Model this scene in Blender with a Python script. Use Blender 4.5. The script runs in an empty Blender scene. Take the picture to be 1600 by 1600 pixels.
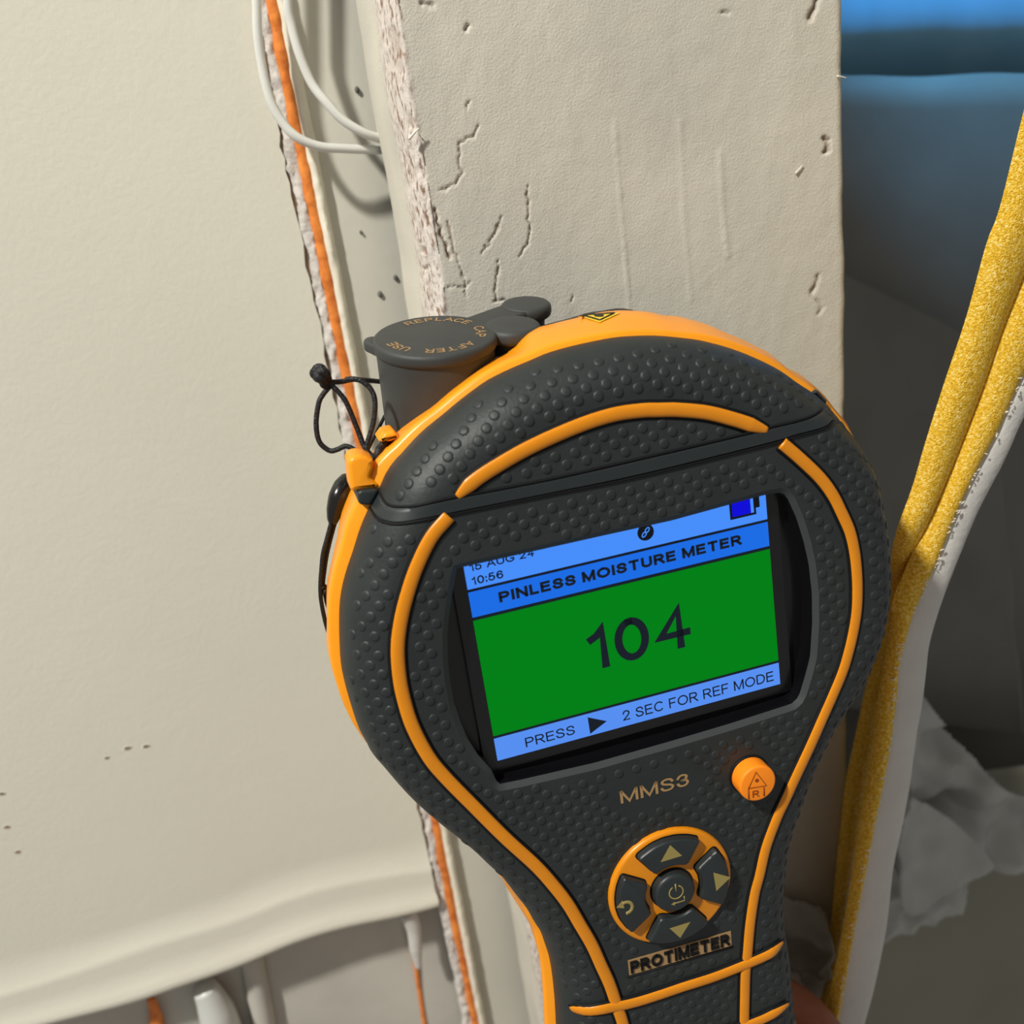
import bpy, bmesh, math, random
import numpy as np
from mathutils import Vector, Matrix
from mathutils.bvhtree import BVHTree
from mathutils.geometry import tessellate_polygon
random.seed(7)
SC = bpy.context.scene
COL = SC.collection

# ------------------------------------------------------------------ camera
FPX = 1600.0                                   # focal length in pixels of the 1600 px frame
up_c = np.array([-549, 3840, FPX]); up_c = up_c / np.linalg.norm(up_c)      # world up seen from the camera
fw = np.array([0, 0, -1.0]); Fh = fw - (fw @ up_c) * up_c; Fh /= np.linalg.norm(Fh)
Rh = np.cross(Fh, up_c)
YAW = math.radians(11)
wy = Fh * math.cos(YAW) - Rh * math.sin(YAW)
wx = Rh * math.cos(YAW) + Fh * math.sin(YAW)
CM = np.stack([wx, wy, up_c])                  # camera space -> world
ZC = 1.2
CPOS = np.array([-0.02695, -0.19156, ZC])      # stud face is the plane Y = 0, stud left edge X ~ 0
cam_d = bpy.data.cameras.new('camera'); cam = bpy.data.objects.new('camera', cam_d); COL.objects.link(cam)
m4 = Matrix([list(CM[0]) + [CPOS[0]], list(CM[1]) + [CPOS[1]], list(CM[2]) + [CPOS[2]], [0, 0, 0, 1]])
cam.matrix_world = m4
cam_d.sensor_width = 36; cam_d.lens = 36 * FPX / 1600; cam_d.clip_start = 0.01; cam_d.clip_end = 20
cam_d.dof.use_dof = True; cam_d.dof.focus_distance = 0.175; cam_d.dof.aperture_fstop = 24
SC.camera = cam

# ------------------------------------------------------------------ world, lights, exposure
wd = bpy.data.worlds.new('room_light'); SC.world = wd; wd.use_nodes = True
bgn = wd.node_tree.nodes['Background']; bgn.inputs[0].default_value = (1.0, 0.97, 0.92, 1); bgn.inputs[1].default_value = 0.29

def aim(o, target):
    o.rotation_euler = (Vector(target) - o.location).to_track_quat('-Z', 'Y').to_euler()
kd = bpy.data.lights.new('work_lamp', 'AREA'); kd.shape = 'DISK'; kd.size = 0.085; kd.energy = 23.0; kd.color = (1.0, 0.972, 0.90)
key = bpy.data.objects.new('work_lamp', kd); COL.objects.link(key); key.location = (-0.68, -0.52, 2.17); aim(key, (0.03, 0, 1.14))
bd = bpy.data.lights.new('blue_daylight', 'SPOT'); bd.energy = 11.0; bd.color = (0.13, 0.52, 1.0); bd.spot_size = math.radians(42); bd.spot_blend = 0.14; bd.shadow_soft_size = 0.015
blue = bpy.data.objects.new('blue_daylight', bd); COL.objects.link(blue); blue.location = (0.22, 0.02, 1.46); aim(blue, (0.225, 0.13, 1.32))
vs = SC.view_settings; vs.view_transform = 'Standard'; vs.look = 'None'; vs.gamma = 1.0; vs.exposure = 0.0; vs.use_curve_mapping = False

# ------------------------------------------------------------------ geometry helpers
def ray(px, py):
    d = CM @ np.array([(px - 800) / FPX, (800 - py) / FPX, -1.0])
    return d
def onY(px, py, Y):                            # point of the sight line at wall depth Y
    d = ray(px, py); s = (Y - CPOS[1]) / d[1]
    return CPOS + d * s

def cr(pts, n, closed=False):
    """Catmull-Rom through pts (any dimension), n samples, roughly even in arc length."""
    P = np.array(pts, float); k = len(P)
    if closed: Q = np.vstack([P[-1:], P, P[:2]]); segs = k
    else: Q = np.vstack([2 * P[0] - P[1], P, 2 * P[-1] - P[-2]]); segs = k - 1
    out = []
    for i in range(segs):
        p0, p1, p2, p3 = Q[i:i + 4]
        t = np.linspace(0, 1, 24, endpoint=False)[:, None]
        out.append(0.5 * (2 * p1 + (p2 - p0) * t + (2 * p0 - 5 * p1 + 4 * p2 - p3) * t ** 2 + (3 * p1 - p0 - 3 * p2 + p3) * t ** 3))
    D = np.vstack(out + ([P[:1]] if closed else [P[-1:]]))
    s = np.r_[0, np.cumsum(np.linalg.norm(np.diff(D[:, :2 if D.shape[1] != 3 else 3], axis=0), axis=1))]
    q = np.linspace(0, s[-1], n, endpoint=not closed)
    return np.stack([np.interp(q, s, D[:, j]) for j in range(D.shape[1])], 1)

def mk(name, verts, faces, mat=None, parent=None, smooth=True, autosmooth=None):
    me = bpy.data.meshes.new(name)
    me.from_pydata([tuple(map(float, v)) for v in verts], [], [tuple(int(i) for i in f) for f in faces])
    bm = bmesh.new(); bm.from_mesh(me); bmesh.ops.recalc_face_normals(bm, faces=bm.faces); bm.to_mesh(me); bm.free()
    return obj(name, me, mat, parent, smooth, autosmooth)

def obj(name, me, mat=None, parent=None, smooth=True, autosmooth=None):
    if mat: me.materials.clear(); me.materials.append(mat)
    if smooth:
        for p in me.polygons: p.use_smooth = True
        if autosmooth: me.set_sharp_from_angle(angle=math.radians(autosmooth))
    o = bpy.data.objects.new(name, me); COL.objects.link(o)
    if parent: o.parent = parent
    return o

def empty(name, loc=(0, 0, 0)):
    o = bpy.data.objects.new(name, None); o.empty_display_size = 0.01; COL.objects.link(o); o.location = loc
    return o

def tag(o, label=None, cat=None, group=None, kind=None):
    if label: o['label'] = label
    if cat: o['category'] = cat
    if group: o['group'] = group
    if kind: o['kind'] = kind
    return o

def merge(parts):
    V, Fc = [], []
    for v, f in parts:
        b = len(V); V += [tuple(x) for x in v]; Fc += [tuple(i + b for i in q) for q in f]
    return V, Fc

def tube(P, r, seg=10, closed=False, flat=1.0, nrm=None):
    """tube along P (n,3); r scalar or array; nrm: fixed normal direction for the flattened axis."""
    P = np.array(P, float); n = len(P); r = np.broadcast_to(np.array(r, float), (n,))
    T = np.gradient(P, axis=0)
    if closed: T = np.roll(P, -1, 0) - np.roll(P, 1, 0)
    T /= np.linalg.norm(T, axis=1)[:, None] + 1e-12
    V, Fc = [], []
    ref = np.array(nrm if nrm is not None else (0.31, 0.2, 0.93), float)
    prev = None
    for i in range(n):
        a = ref if nrm is not None or prev is None else prev
        b = np.cross(T[i], a); b /= np.linalg.norm(b) + 1e-12
        a2 = np.cross(b, T[i]); prev = a2
        for k in range(seg):
            th = 2 * math.pi * k / seg
            V.append(P[i] + r[i] * (math.cos(th) * b + flat * math.sin(th) * a2))
    for i in range(n if closed else n - 1):
        j = (i + 1) % n
        for k in range(seg):
            k2 = (k + 1) % seg
            Fc.append((i * seg + k, i * seg + k2, j * seg + k2, j * seg + k))
    if not closed:
        Fc.append(tuple(range(seg))[::-1]); Fc.append(tuple((n - 1) * seg + k for k in range(seg)))
    return V, Fc

def loft(loops, cap0=False, cap1=False, closed=True):
    n = len(loops[0]); V = [tuple(p) for L in loops for p in L]; Fc = []
    for a in range(len(loops) - 1):
        for i in range(n if closed else n - 1):
            j = (i + 1) % n
            Fc.append((a * n + i, a * n + j, (a + 1) * n + j, (a + 1) * n + i))
    if cap0: Fc.append(tuple(range(n)))
    if cap1: Fc.append(tuple(range((len(loops) - 1) * n, len(loops) * n))[::-1])
    return V, Fc

def inset2(P, d):
    """offset closed 2D loop inward (clockwise loop) by d (scalar or per point); negative = outward"""
    T = np.roll(P, -1, 0) - np.roll(P, 1, 0); T /= np.linalg.norm(T, axis=1)[:, None] + 1e-12
    N = np.stack([T[:, 1], -T[:, 0]], 1)
    A = 0.5 * np.sum(P[:, 0] * np.roll(P[:, 1], -1) - np.roll(P[:, 0], -1) * P[:, 1])
    if A > 0: N = -N
    return P + N * np.broadcast_to(np.array(d, float), (len(P),))[:, None]

def slab(poly, w0, w1, bev=0.0, steps=3):
    """closed 2D poly -> solid from w0 to w1 with a rounded rim at w1"""
    P = np.array(poly, float)
    L = [np.c_[P, np.full(len(P), w0)]]
    if bev > 0:
        for i in range(steps + 1):
            th = math.pi / 2 * i / steps
            Q = inset2(P, bev * (1 - math.cos(th)))
            L.append(np.c_[Q, np.full(len(P), w1 - bev + bev * math.sin(th))])
    else:
        L.append(np.c_[P, np.full(len(P), w1)])
    return loft(L, True, True)

def vnoise(x, y, seed=0):
    """smooth value noise in numpy, range -1..1"""
    xi = np.floor(x).astype(np.int64); yi = np.floor(y).astype(np.int64)
    xf = x - xi; yf = y - yi; xf = xf * xf * (3 - 2 * xf); yf = yf * yf * (3 - 2 * yf)
    def h(a, b):
        n = (a * 374761393 + b * 668265263 + seed * 1442695041) & 0x7fffffff
        n = ((n ^ (n >> 13)) * 1274126177) & 0x7fffffff
        n = n ^ (n >> 16)
        return (n & 0xffff) / 32767.5 - 1
    return (h(xi, yi) * (1 - xf) + h(xi + 1, yi) * xf) * (1 - yf) + (h(xi, yi + 1) * (1 - xf) + h(xi + 1, yi + 1) * xf) * yf
def fbm(x, y, o=4, seed=0):
    s = 0; a = 1; t = 0
    for k in range(o):
        s = s + a * vnoise(x * 2 ** k, y * 2 ** k, seed + k); t += a; a *= 0.55
    return s / t

def segdist(X, Z, pts):
    """min distance from arrays X,Z to a polyline"""
    D = np.full(X.shape, 1e9)
    for (ax, az), (bx, bz) in zip(pts[:-1], pts[1:]):
        dx, dz = bx - ax, bz - az; L = dx * dx + dz * dz + 1e-18
        t = np.clip(((X - ax) * dx + (Z - az) * dz) / L, 0, 1)
        D = np.minimum(D, np.hypot(X - ax - t * dx, Z - az - t * dz))
    return D

# ------------------------------------------------------------------ materials
def s2l(c):
    return tuple((x / 255 / 12.92) if x / 255 <= 0.04045 else ((x / 255 + 0.055) / 1.055) ** 2.4 for x in c)
def mat(name, col, rough=0.6, spec=0.5, noise=None, bump=None, emit=None, sub=0.0, metal=0.0):
    """noise=(scale, amount) colour mottling; bump=[(scale, strength, detail)] fine relief"""
    m = bpy.data.materials.new(name); m.use_nodes = True; nt = m.node_tree; N = nt.nodes; L = nt.links
    b = N['Principled BSDF']; b.inputs['Roughness'].default_value = rough; b.inputs['Specular IOR Level'].default_value = spec
    b.inputs['Metallic'].default_value = metal
    col = tuple(col) + (1,)
    b.inputs['Base Color'].default_value = col
    tc = N.new('ShaderNodeTexCoord')
    if noise:
        n = N.new('ShaderNodeTexNoise'); n.inputs['Scale'].default_value = noise[0]; n.inputs['Detail'].default_value = 6
        L.new(tc.outputs['Object'], n.inputs['Vector'])
        rp = N.new('ShaderNodeValToRGB'); k = noise[1]
        rp.color_ramp.elements[0].position = 0.3; rp.color_ramp.elements[1].position = 0.7
        tint = noise[2] if len(noise) > 2 else tuple(c * (1 - k) for c in col[:3])
        rp.color_ramp.elements[0].color = tuple(tint) + (1,)
        rp.color_ramp.elements[1].color = col
        L.new(n.outputs['Fac'], rp.inputs['Fac']); L.new(rp.outputs['Color'], b.inputs['Base Color'])
    last = None
    for (sc, st, det) in (bump or []):
        n = N.new('ShaderNodeTexNoise'); n.inputs['Scale'].default_value = sc; n.inputs['Detail'].default_value = det
        L.new(tc.outputs['Object'], n.inputs['Vector'])
        bp = N.new('ShaderNodeBump'); bp.inputs['Strength'].default_value = st; bp.inputs['Distance'].default_value = 0.0006
        L.new(n.outputs['Fac'], bp.inputs['Height'])
        if last: L.new(last.outputs['Normal'], bp.inputs['Normal'])
        last = bp
    if last: L.new(last.outputs['Normal'], b.inputs['Normal'])
    if emit:
        b.inputs['Base Color'].default_value = (0.001, 0.001, 0.001, 1)
        b.inputs['Emission Color'].default_value = tuple(emit[0]) + (1,); b.inputs['Emission Strength'].default_value = emit[1]
    return m

M = {}
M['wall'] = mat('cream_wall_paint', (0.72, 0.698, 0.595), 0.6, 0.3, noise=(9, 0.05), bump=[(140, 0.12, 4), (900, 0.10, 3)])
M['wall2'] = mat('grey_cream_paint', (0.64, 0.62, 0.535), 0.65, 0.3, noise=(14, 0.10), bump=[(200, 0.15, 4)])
M['strip'] = mat('pale_strip_paint', (0.83, 0.78, 0.64), 0.6, 0.3, noise=(180, 0.12), bump=[(300, 0.4, 4)])
M['filler'] = mat('rough_white_filler', (0.70, 0.655, 0.605), 0.8, 0.2, noise=(260, 0.22), bump=[(500, 0.8, 5)])
M['brownwood'] = mat('bare_brown_wood', (0.33, 0.23, 0.165), 0.85, 0.2, noise=(400, 0.5))
M['sealant'] = mat('orange_sealant', (0.90, 0.30, 0.055), 0.45, 0.4, noise=(320, 0.35, (0.55, 0.13, 0.02)), bump=[(420, 0.5, 4)])
M['cable'] = mat('white_cable_sheath', (0.66, 0.66, 0.62), 0.4, 0.5)
M['rubber'] = mat('charcoal_rubber', (0.022, 0.0275, 0.028), 0.50, 0.35, noise=(160, 0.18), bump=[(1500, 0.10, 3)])
M['rubber2'] = mat('smooth_charcoal_plastic', (0.019, 0.025, 0.027), 0.42, 0.45, noise=(200, 0.12))
M['caprub'] = mat('cap_rubber', (0.045, 0.049, 0.048), 0.55, 0.4, noise=(250, 0.15))
M['orange'] = mat('meter_orange_plastic', (0.96, 0.335, 0.006), 0.34, 0.5, noise=(300, 0.05))
M['trim'] = mat('shaded_orange_trim', (0.74, 0.250, 0.003), 0.32, 0.5, noise=(300, 0.06))  # the rim's orange, darkened in colour for the weaker light on the front
M['button'] = mat('bright_orange_rubber', (1.0, 0.27, 0.01), 0.5, 0.35)
M['groove'] = mat('black_gap', (0.006, 0.006, 0.007), 0.6, 0.2)
M['blackgloss'] = mat('black_bezel', (0.004, 0.004, 0.005), 0.22, 0.5)
M['bezellip'] = mat('bezel_lip_plastic', (0.040, 0.045, 0.046), 0.45, 0.35)
M['bronze'] = mat('bronze_print', (0.36, 0.22, 0.095), 0.5, 0.4)
M['gold'] = mat('olive_gold_print', (0.30, 0.235, 0.075), 0.5, 0.4)
M['engrave'] = mat('dark_engraving', (0.28, 0.06, 0.01), 0.6, 0.2)
M['cord'] = mat('black_cord', (0.008, 0.008, 0.009), 0.55, 0.4, bump=[(2500, 0.4, 2)])
M['pod'] = mat('black_toggle_plastic', (0.008, 0.008, 0.008), 0.22, 0.5)
M['yellow_sticker'] = mat('yellow_sticker', (0.85, 0.60, 0.03), 0.35, 0.5)
M['black_print'] = mat('black_print', (0.02, 0.018, 0.01), 0.5, 0.3)
M['white_facing'] = mat('white_facing_paper', (0.62, 0.60, 0.565), 0.7, 0.2, noise=(120, 0.08), bump=[(700, 0.25, 4)])
M['plastic_grey'] = mat('grey_plastic_sheet', (0.145, 0.142, 0.125), 0.5, 0.4, noise=(30, 0.18), bump=[(60, 0.2, 3)])
M['tarp'] = mat('blue_tarp', (0.14, 0.34, 0.50), 0.4, 0.4, noise=(30, 0.12), bump=[(50, 0.2, 3)])
M['crumple'] = mat('white_crumpled_plastic', (0.40, 0.40, 0.375), 0.45, 0.4, noise=(60, 0.15), bump=[(160, 0.35, 4)])
M['lowboard'] = mat('olive_grey_board', (0.24, 0.235, 0.18), 0.7, 0.3, noise=(22, 0.12))
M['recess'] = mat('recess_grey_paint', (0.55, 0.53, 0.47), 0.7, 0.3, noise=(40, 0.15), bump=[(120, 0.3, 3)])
M['pvc'] = mat('white_pipe_plastic', (0.60, 0.61, 0.58), 0.35, 0.5)
M['paper'] = mat('torn_painted_paper', (0.40, 0.40, 0.36), 0.75, 0.2, noise=(200, 0.15), bump=[(300, 0.4, 4)])
M['skin'] = mat('brown_skin', (0.33, 0.115, 0.062), 0.5, 0.4, noise=(300, 0.15), bump=[(700, 0.25, 4)])
M['splinter'] = mat('pale_splinter', (0.80, 0.76, 0.66), 0.6, 0.3)
def emis(name, srgb, k=1.0): return mat(name, (0, 0, 0), 0.4, 0.03, emit=(s2l(srgb), k))
M['s_head'] = emis('screen_pale_blue', (72, 142, 250))
M['s_title'] = emis('screen_blue', (28, 108, 228))
M['s_green'] = emis('screen_green', (0, 127, 22))
M['s_foot'] = emis('screen_footer_blue', (86, 143, 240))
M['s_batt'] = emis('screen_battery_blue', (16, 14, 215))
M['s_dark'] = mat('screen_dark', (0.004, 0.010, 0.022), 0.4, 0.3)

def yellow_fibre():
    m = mat('yellow_fibre_foam', (0.80, 0.50, 0.035), 0.7, 0.3, bump=[(3600, 0.75, 2)])
    nt = m.node_tree; N = nt.nodes; L = nt.links; b = N['Principled BSDF']
    tc = N.new('ShaderNodeTexCoord')
    n = N.new('ShaderNodeTexNoise'); n.inputs['Scale'].default_value = 1900; n.inputs['Detail'].default_value = 4; L.new(tc.outputs['Object'], n.inputs['Vector'])
    rp = N.new('ShaderNodeValToRGB'); e = rp.color_ramp.elements
    e[0].position = 0.30; e[0].color = (0.56, 0.30, 0.010, 1); e[1].position = 0.52; e[1].color = (0.80, 0.49, 0.03, 1)
    q = e.new(0.68); q.color = (0.92, 0.70, 0.24, 1)
    L.new(n.outputs['Fac'], rp.inputs['Fac']); L.new(rp.outputs['Color'], b.inputs['Base Color'])
    return m
M['yellow'] = yellow_fibre()

def stud_material():
    """white painted rough timber; the mesh attributes say where the paint is chipped or rubbed through"""
    m = mat('painted_stud', (0.66, 0.61, 0.505), 0.72, 0.25, bump=[(300, 0.12, 3), (2300, 0.22, 5)])
    nt = m.node_tree; N = nt.nodes; L = nt.links; b = N['Principled BSDF']
    tc = N.new('ShaderNodeTexCoord')
    base = N.new('ShaderNodeTexNoise'); base.inputs['Scale'].default_value = 30; base.inputs['Detail'].default_value = 5; L.new(tc.outputs['Object'], base.inputs['Vector'])
    r0 = N.new('ShaderNodeValToRGB'); r0.color_ramp.elements[0].position = 0.35; r0.color_ramp.elements[1].position = 0.65
    r0.color_ramp.elements[0].color = (0.575, 0.555, 0.485, 1); r0.color_ramp.elements[1].color = (0.655, 0.622, 0.535, 1)
    L.new(base.outputs['Fac'], r0.inputs['Fac'])
    at = N.new('ShaderNodeAttribute'); at.attribute_name = 'wear'
    aw = N.new('ShaderNodeAttribute'); aw.attribute_name = 'wane'
    mp = N.new('ShaderNodeMapping'); mp.inputs['Scale'].default_value = (1, 1, 0.45); L.new(tc.outputs['Object'], mp.inputs['Vector'])
    sp = N.new('ShaderNodeTexNoise'); sp.inputs['Scale'].default_value = 1100; sp.inputs['Detail'].default_value = 5; L.new(mp.outputs['Vector'], sp.inputs['Vector'])
    r1 = N.new('ShaderNodeValToRGB'); r1.color_ramp.elements[0].position = 0.50; r1.color_ramp.elements[1].position = 0.64
    L.new(sp.outputs['Fac'], r1.inputs['Fac'])
    mu = N.new('ShaderNodeMath'); mu.operation = 'MULTIPLY'; L.new(r1.outputs['Color'], mu.inputs[0]); L.new(aw.outputs['Fac'], mu.inputs[1])
    mx0 = N.new('ShaderNodeMix'); mx0.data_type = 'RGBA'; L.new(aw.outputs['Fac'], mx0.inputs['Factor'])
    L.new(r0.outputs['Color'], mx0.inputs['A']); mx0.inputs['B'].default_value = (0.66, 0.60, 0.55, 1)
    mx = N.new('ShaderNodeMix'); mx.data_type = 'RGBA'; L.new(mu.outputs[0], mx.inputs['Factor'])
    L.new(mx0.outputs['Result'], mx.inputs['A']); mx.inputs['B'].default_value = (0.27, 0.18, 0.13, 1)
    mx2 = N.new('ShaderNodeMix'); mx2.data_type = 'RGBA'; L.new(at.outputs['Fac'], mx2.inputs['Factor'])
    L.new(mx.outputs['Result'], mx2.inputs['A']); mx2.inputs['B'].default_value = (0.20, 0.105, 0.06, 1)
    L.new(mx2.outputs['Result'], b.inputs['Base Color'])
    return m
M['stud'] = stud_material()

# ================================================================== THE SETTING
YW = 0.046                                     # depth of the sheathing behind the stud face
ZT, ZB = ZC + 0.42, ZC - 0.30
Xat = lambda px, py, Y=YW: onY(px, py, Y)[0]
XC = Xat(480, 420); XOL = Xat(500, 420); XOR = Xat(516, 420); XSR = Xat(541, 470)     # crack, bead left, bead right, strip right

def ragged(xf, z0, z1, n, amp, seed):
    z = np.linspace(z0, z1, n)
    return np.stack([xf + amp * (fbm(z * 260, z * 0 + 3.3, 4, seed) + 0.5 * fbm(z * 900, z * 0 + 8.1, 3, seed + 5)), z], 1)

def edge_board(name, left, right, Y0, Y1, m, parent=None, bulge=0.0, rough=0.0, cols=6, seed=0):
    """board between two ragged vertical edges (same number of rows), front surface at Y0"""
    n = len(left); V = []; Fc = []
    for i in range(n):
        for j in range(cols):
            t = j / (cols - 1); x = left[i, 0] * (1 - t) + right[i, 0] * t; z = left[i, 1] * (1 - t) + right[i, 1] * t
            y = Y0 - bulge * math.sin(math.pi * t) - rough * float(fbm(np.array([x * 900.]), np.array([z * 500.]), 3, seed)[0]) * (1 if rough else 0)
            V.append((x, y, z))
        V.append((right[i, 0], Y1, right[i, 1])); V.append((left[i, 0], Y1, left[i, 1]))
    c = cols + 2
    for i in range(n - 1):
        for j in range(c):
            k = (j + 1) % c
            Fc.append((i * c + j, i * c + k, (i + 1) * c + k, (i + 1) * c + j))
    Fc.append(tuple(range(c))); Fc.append(tuple((n - 1) * c + j for j in range(c)))
    return mk(name, V, Fc, m, parent, True, 40)

# bottom lip of the left panel (soft, thickly painted fold)
LIP = [(-260, 1690), (-120, 1652), (0, 1620), (84, 1597), (200, 1566), (281, 1539), (375, 1507), (460, 1472), (535, 1449), (621, 1431), (668, 1420)]
lipc = cr([(onY(x, y, YW - 0.0015)[0], onY(x, y, YW - 0.0015)[2]) for x, y in LIP], 90)
def lip_z(x): return np.interp(x, lipc[:, 0], lipc[:, 1])

# left panel: one continuous sheet that ends in the fold
NC = 110; xs_l = np.linspace(-0.30, XC, NC)
prof = [(0.024, 0.0), (0.0185, -0.0002), (0.0175, -0.0008), (0.0150, -0.0010), (0.0110, -0.0011), (0.0075, -0.0015), (0.0050, -0.0023), (0.0030, -0.0030), (0.0014, -0.0032), (0.0, -0.0025), (-0.0007, -0.0012), (-0.0009, 0.0010), (-0.0002, 0.004), (0.0008, 0.012)]
zt_rows = 240
edge = ragged(0, ZB, ZT, 2000, 0.0009, 3)
V = []; rows = zt_rows + len(prof)
for r in range(rows):
    for i, x in enumerate(xs_l):
        lz = float(lip_z(x))
        if r < zt_rows:
            z = ZT + (lz + 0.024 - ZT) * r / zt_rows; y = YW
        else:
            dz, dy = prof[r - zt_rows]
            k = 0.75 + 0.25 * float(vnoise(np.array([x * 30.]), np.array([2.2]), 4)[0])
            z = lz + dz * (1.0 if dz > 0.02 else k); y = YW + dy * k
        xx = x
        if i == NC - 1: xx = x + float(np.interp(z, edge[:, 1], edge[:, 0]))
        V.append((xx, y, z))
Fc = [(r * NC + i, r * NC + i + 1, (r + 1) * NC + i + 1, (r + 1) * NC + i) for r in range(rows - 1) for i in range(NC - 1)]
b0 = len(V); er = [r * NC + NC - 1 for r in range(rows)]                     # thickness along the ragged joint edge
for r in er: V.append((V[r][0], YW + 0.012, V[r][2]))
Fc += [(er[r], b0 + r, b0 + r + 1, er[r + 1]) for r in range(rows - 1)]
wall_left = mk('wall_left', V, Fc, M['wall'], None, True, 50); tag(wall_left, 'cream painted sheathing panel filling the left side, ending in a rounded lip', kind='structure')
# little nail holes and pimples in the panel
for k, (px, py, r) in enumerate([(167, 1184, 4.0), (199, 1169, 5.5), (228, 1166, 5.0), (3, 1240, 4.5), (11, 1292, 5), (28, 1331, 5), (590, 460, 4)]):
    if px > 440: continue
    c = onY(px, py, YW); rr = r / 6.7 * 0.001; ring = []
    L0 = []
    for q, (rad, dy) in enumerate([(1.5, 0.0002), (1.0, -0.00008), (0.7, -0.00004), (0.4, 0.00005)]):
        L0.append([(c[0] + rr * rad * math.cos(t) * (1.25 + 0.3 * math.sin(2 * t + k)), c[1] + dy, c[2] + rr * rad * 0.75 * math.sin(t)) for t in np.linspace(0, 2 * math.pi, 12, endpoint=False)])
    rim = mk('nail_hole', *loft(L0, False, False), M['wall'], wall_left)
    L1 = [[(c[0] + rr * 0.75 * (1 + 0.4 * math.sin(3 * t + k)) * math.cos(t) * 1.3, c[1] - 0.00012, c[2] + rr * 0.5 * math.sin(t)) for t in np.linspace(0, 2 * math.pi, 12, endpoint=False)],
          [(c[0] + rr * 0.2 * math.cos(t), c[1] - 0.00005, c[2] + rr * 0.2 * math.sin(t)) for t in np.linspace(0, 2 * math.pi, 12, endpoint=False)]]
    mk('dark_pit', *loft(L1, False, True), M['brownwood'], rim)

# the joint: bare wood behind, rough filler, orange bead, pale strip, next panel
backing = mk('joint_backing', *merge([slab([(XC - 0.002, float(lip_z(XC)) + 0.003), (XC - 0.002, ZT), (XOL, ZT), (XOL, float(lip_z(XC)) + 0.003)], 0, 1)]), M['brownwood'], None, False)
for v in backing.data.vertices: x, z, w = v.co; v.co = (x, YW + 0.0006 + 0.008 * w, z)
tag(backing, 'strip of bare brown wood showing in the crack of the panel joint', 'timber', kind='structure'); backing.name = 'trim_1'
fl = ragged(XC + 0.0005, ZB, ZT, 1100, 0.0010, 11); fr = ragged(XOL + 0.0006, ZB, ZT, 1100, 0.0003, 12)
filler = edge_board('joint_filler', fl, fr, YW + 0.0002, YW + 0.006, M['filler'], None, 0.0004, 0.0007, 7, 9)
tag(filler, 'rough greyish white filler band between cracked panel edge and orange bead', 'filler')
z = np.linspace(ZB, ZT, 1000)
bx = (XOL + XOR) / 2 + 0.0004 * fbm(z * 90, z * 0, 3, 21); rad = 0.00125 * (1 + 0.22 * fbm(z * 240, z * 0 + 4, 3, 22))
rad = rad * (1 + 0.35 * np.clip((z - ZC - 0.02) / 0.06, 0, 1))
bead = mk('sealant_bead', *tube(np.stack([bx, np.full_like(z, YW - 0.0002), z], 1), rad, 12, False, 0.8, (0, 1, 0)), M['sealant'])
tag(bead, 'lumpy bright orange sealant bead running down the panel joint', 'sealant')
sl = ragged(XOR - 0.0004, ZB, ZT, 800, 0.00025, 31); sr = ragged(XSR, ZB, ZT, 800, 0.00022, 32)
strip = edge_board('trim_2', sl, sr, YW - 0.0005, YW + 0.006, M['strip'], None, 0.0009, 0.0003, 7, 33)
tag(strip, 'pale cream cover strip just right of the orange bead', kind='structure')
# next panel, behind the stud
V = []; gx = np.linspace(XSR - 0.0003, 0.078, 40); gz = np.linspace(ZT, ZB, 60)
for zz in gz:
    for xx in gx: V.append((xx, YW + 0.0012 + 0.0006 * float(fbm(np.array([xx * 25.]), np.array([zz * 18.]), 2, 5)[0]), zz))
Fc = [(r * 40 + i, r * 40 + i + 1, (r + 1) * 40 + i + 1, (r + 1) * 40 + i) for r in range(59) for i in range(39)]
b0 = len(V); V += [(gx[0], YW + 0.011, ZT), (gx[-1], YW + 0.011, ZT), (gx[-1], YW + 0.011, ZB), (gx[0], YW + 0.011, ZB)]
Fc += [(b0, b0 + 1, b0 + 2, b0 + 3), tuple(range(40)) + (b0 + 1, b0), tuple(59 * 40 + i for i in range(40)) + (b0 + 2, b0 + 3), tuple(r * 40 for r in range(60)) + (b0 + 3, b0), tuple(r * 40 + 39 for r in range(60)) + (b0 + 2, b0 + 1)]
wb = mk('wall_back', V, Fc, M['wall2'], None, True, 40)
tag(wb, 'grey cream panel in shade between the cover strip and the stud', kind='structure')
for (px, py, r) in [(594, 460, 4.5), (618, 434, 4.0), (564, 363, 2.5), (558, 140, 4)]:
    c = onY(px, py, YW + 0.0005)
    L1 = [[(c[0] + q * r * 1.6e-4 * math.cos(t) * 0.7, c[1] - d, c[2] + q * r * 1.6e-4 * math.sin(t)) for t in np.linspace(0, 2 * math.pi, 9, endpoint=False)] for q, d in ((1.2, -0.0006), (0.9, 0.0002), (0.5, 0.0003))]
    mk('dark_pit', *loft(L1, False, True), M['plastic_grey'], wb)

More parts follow.
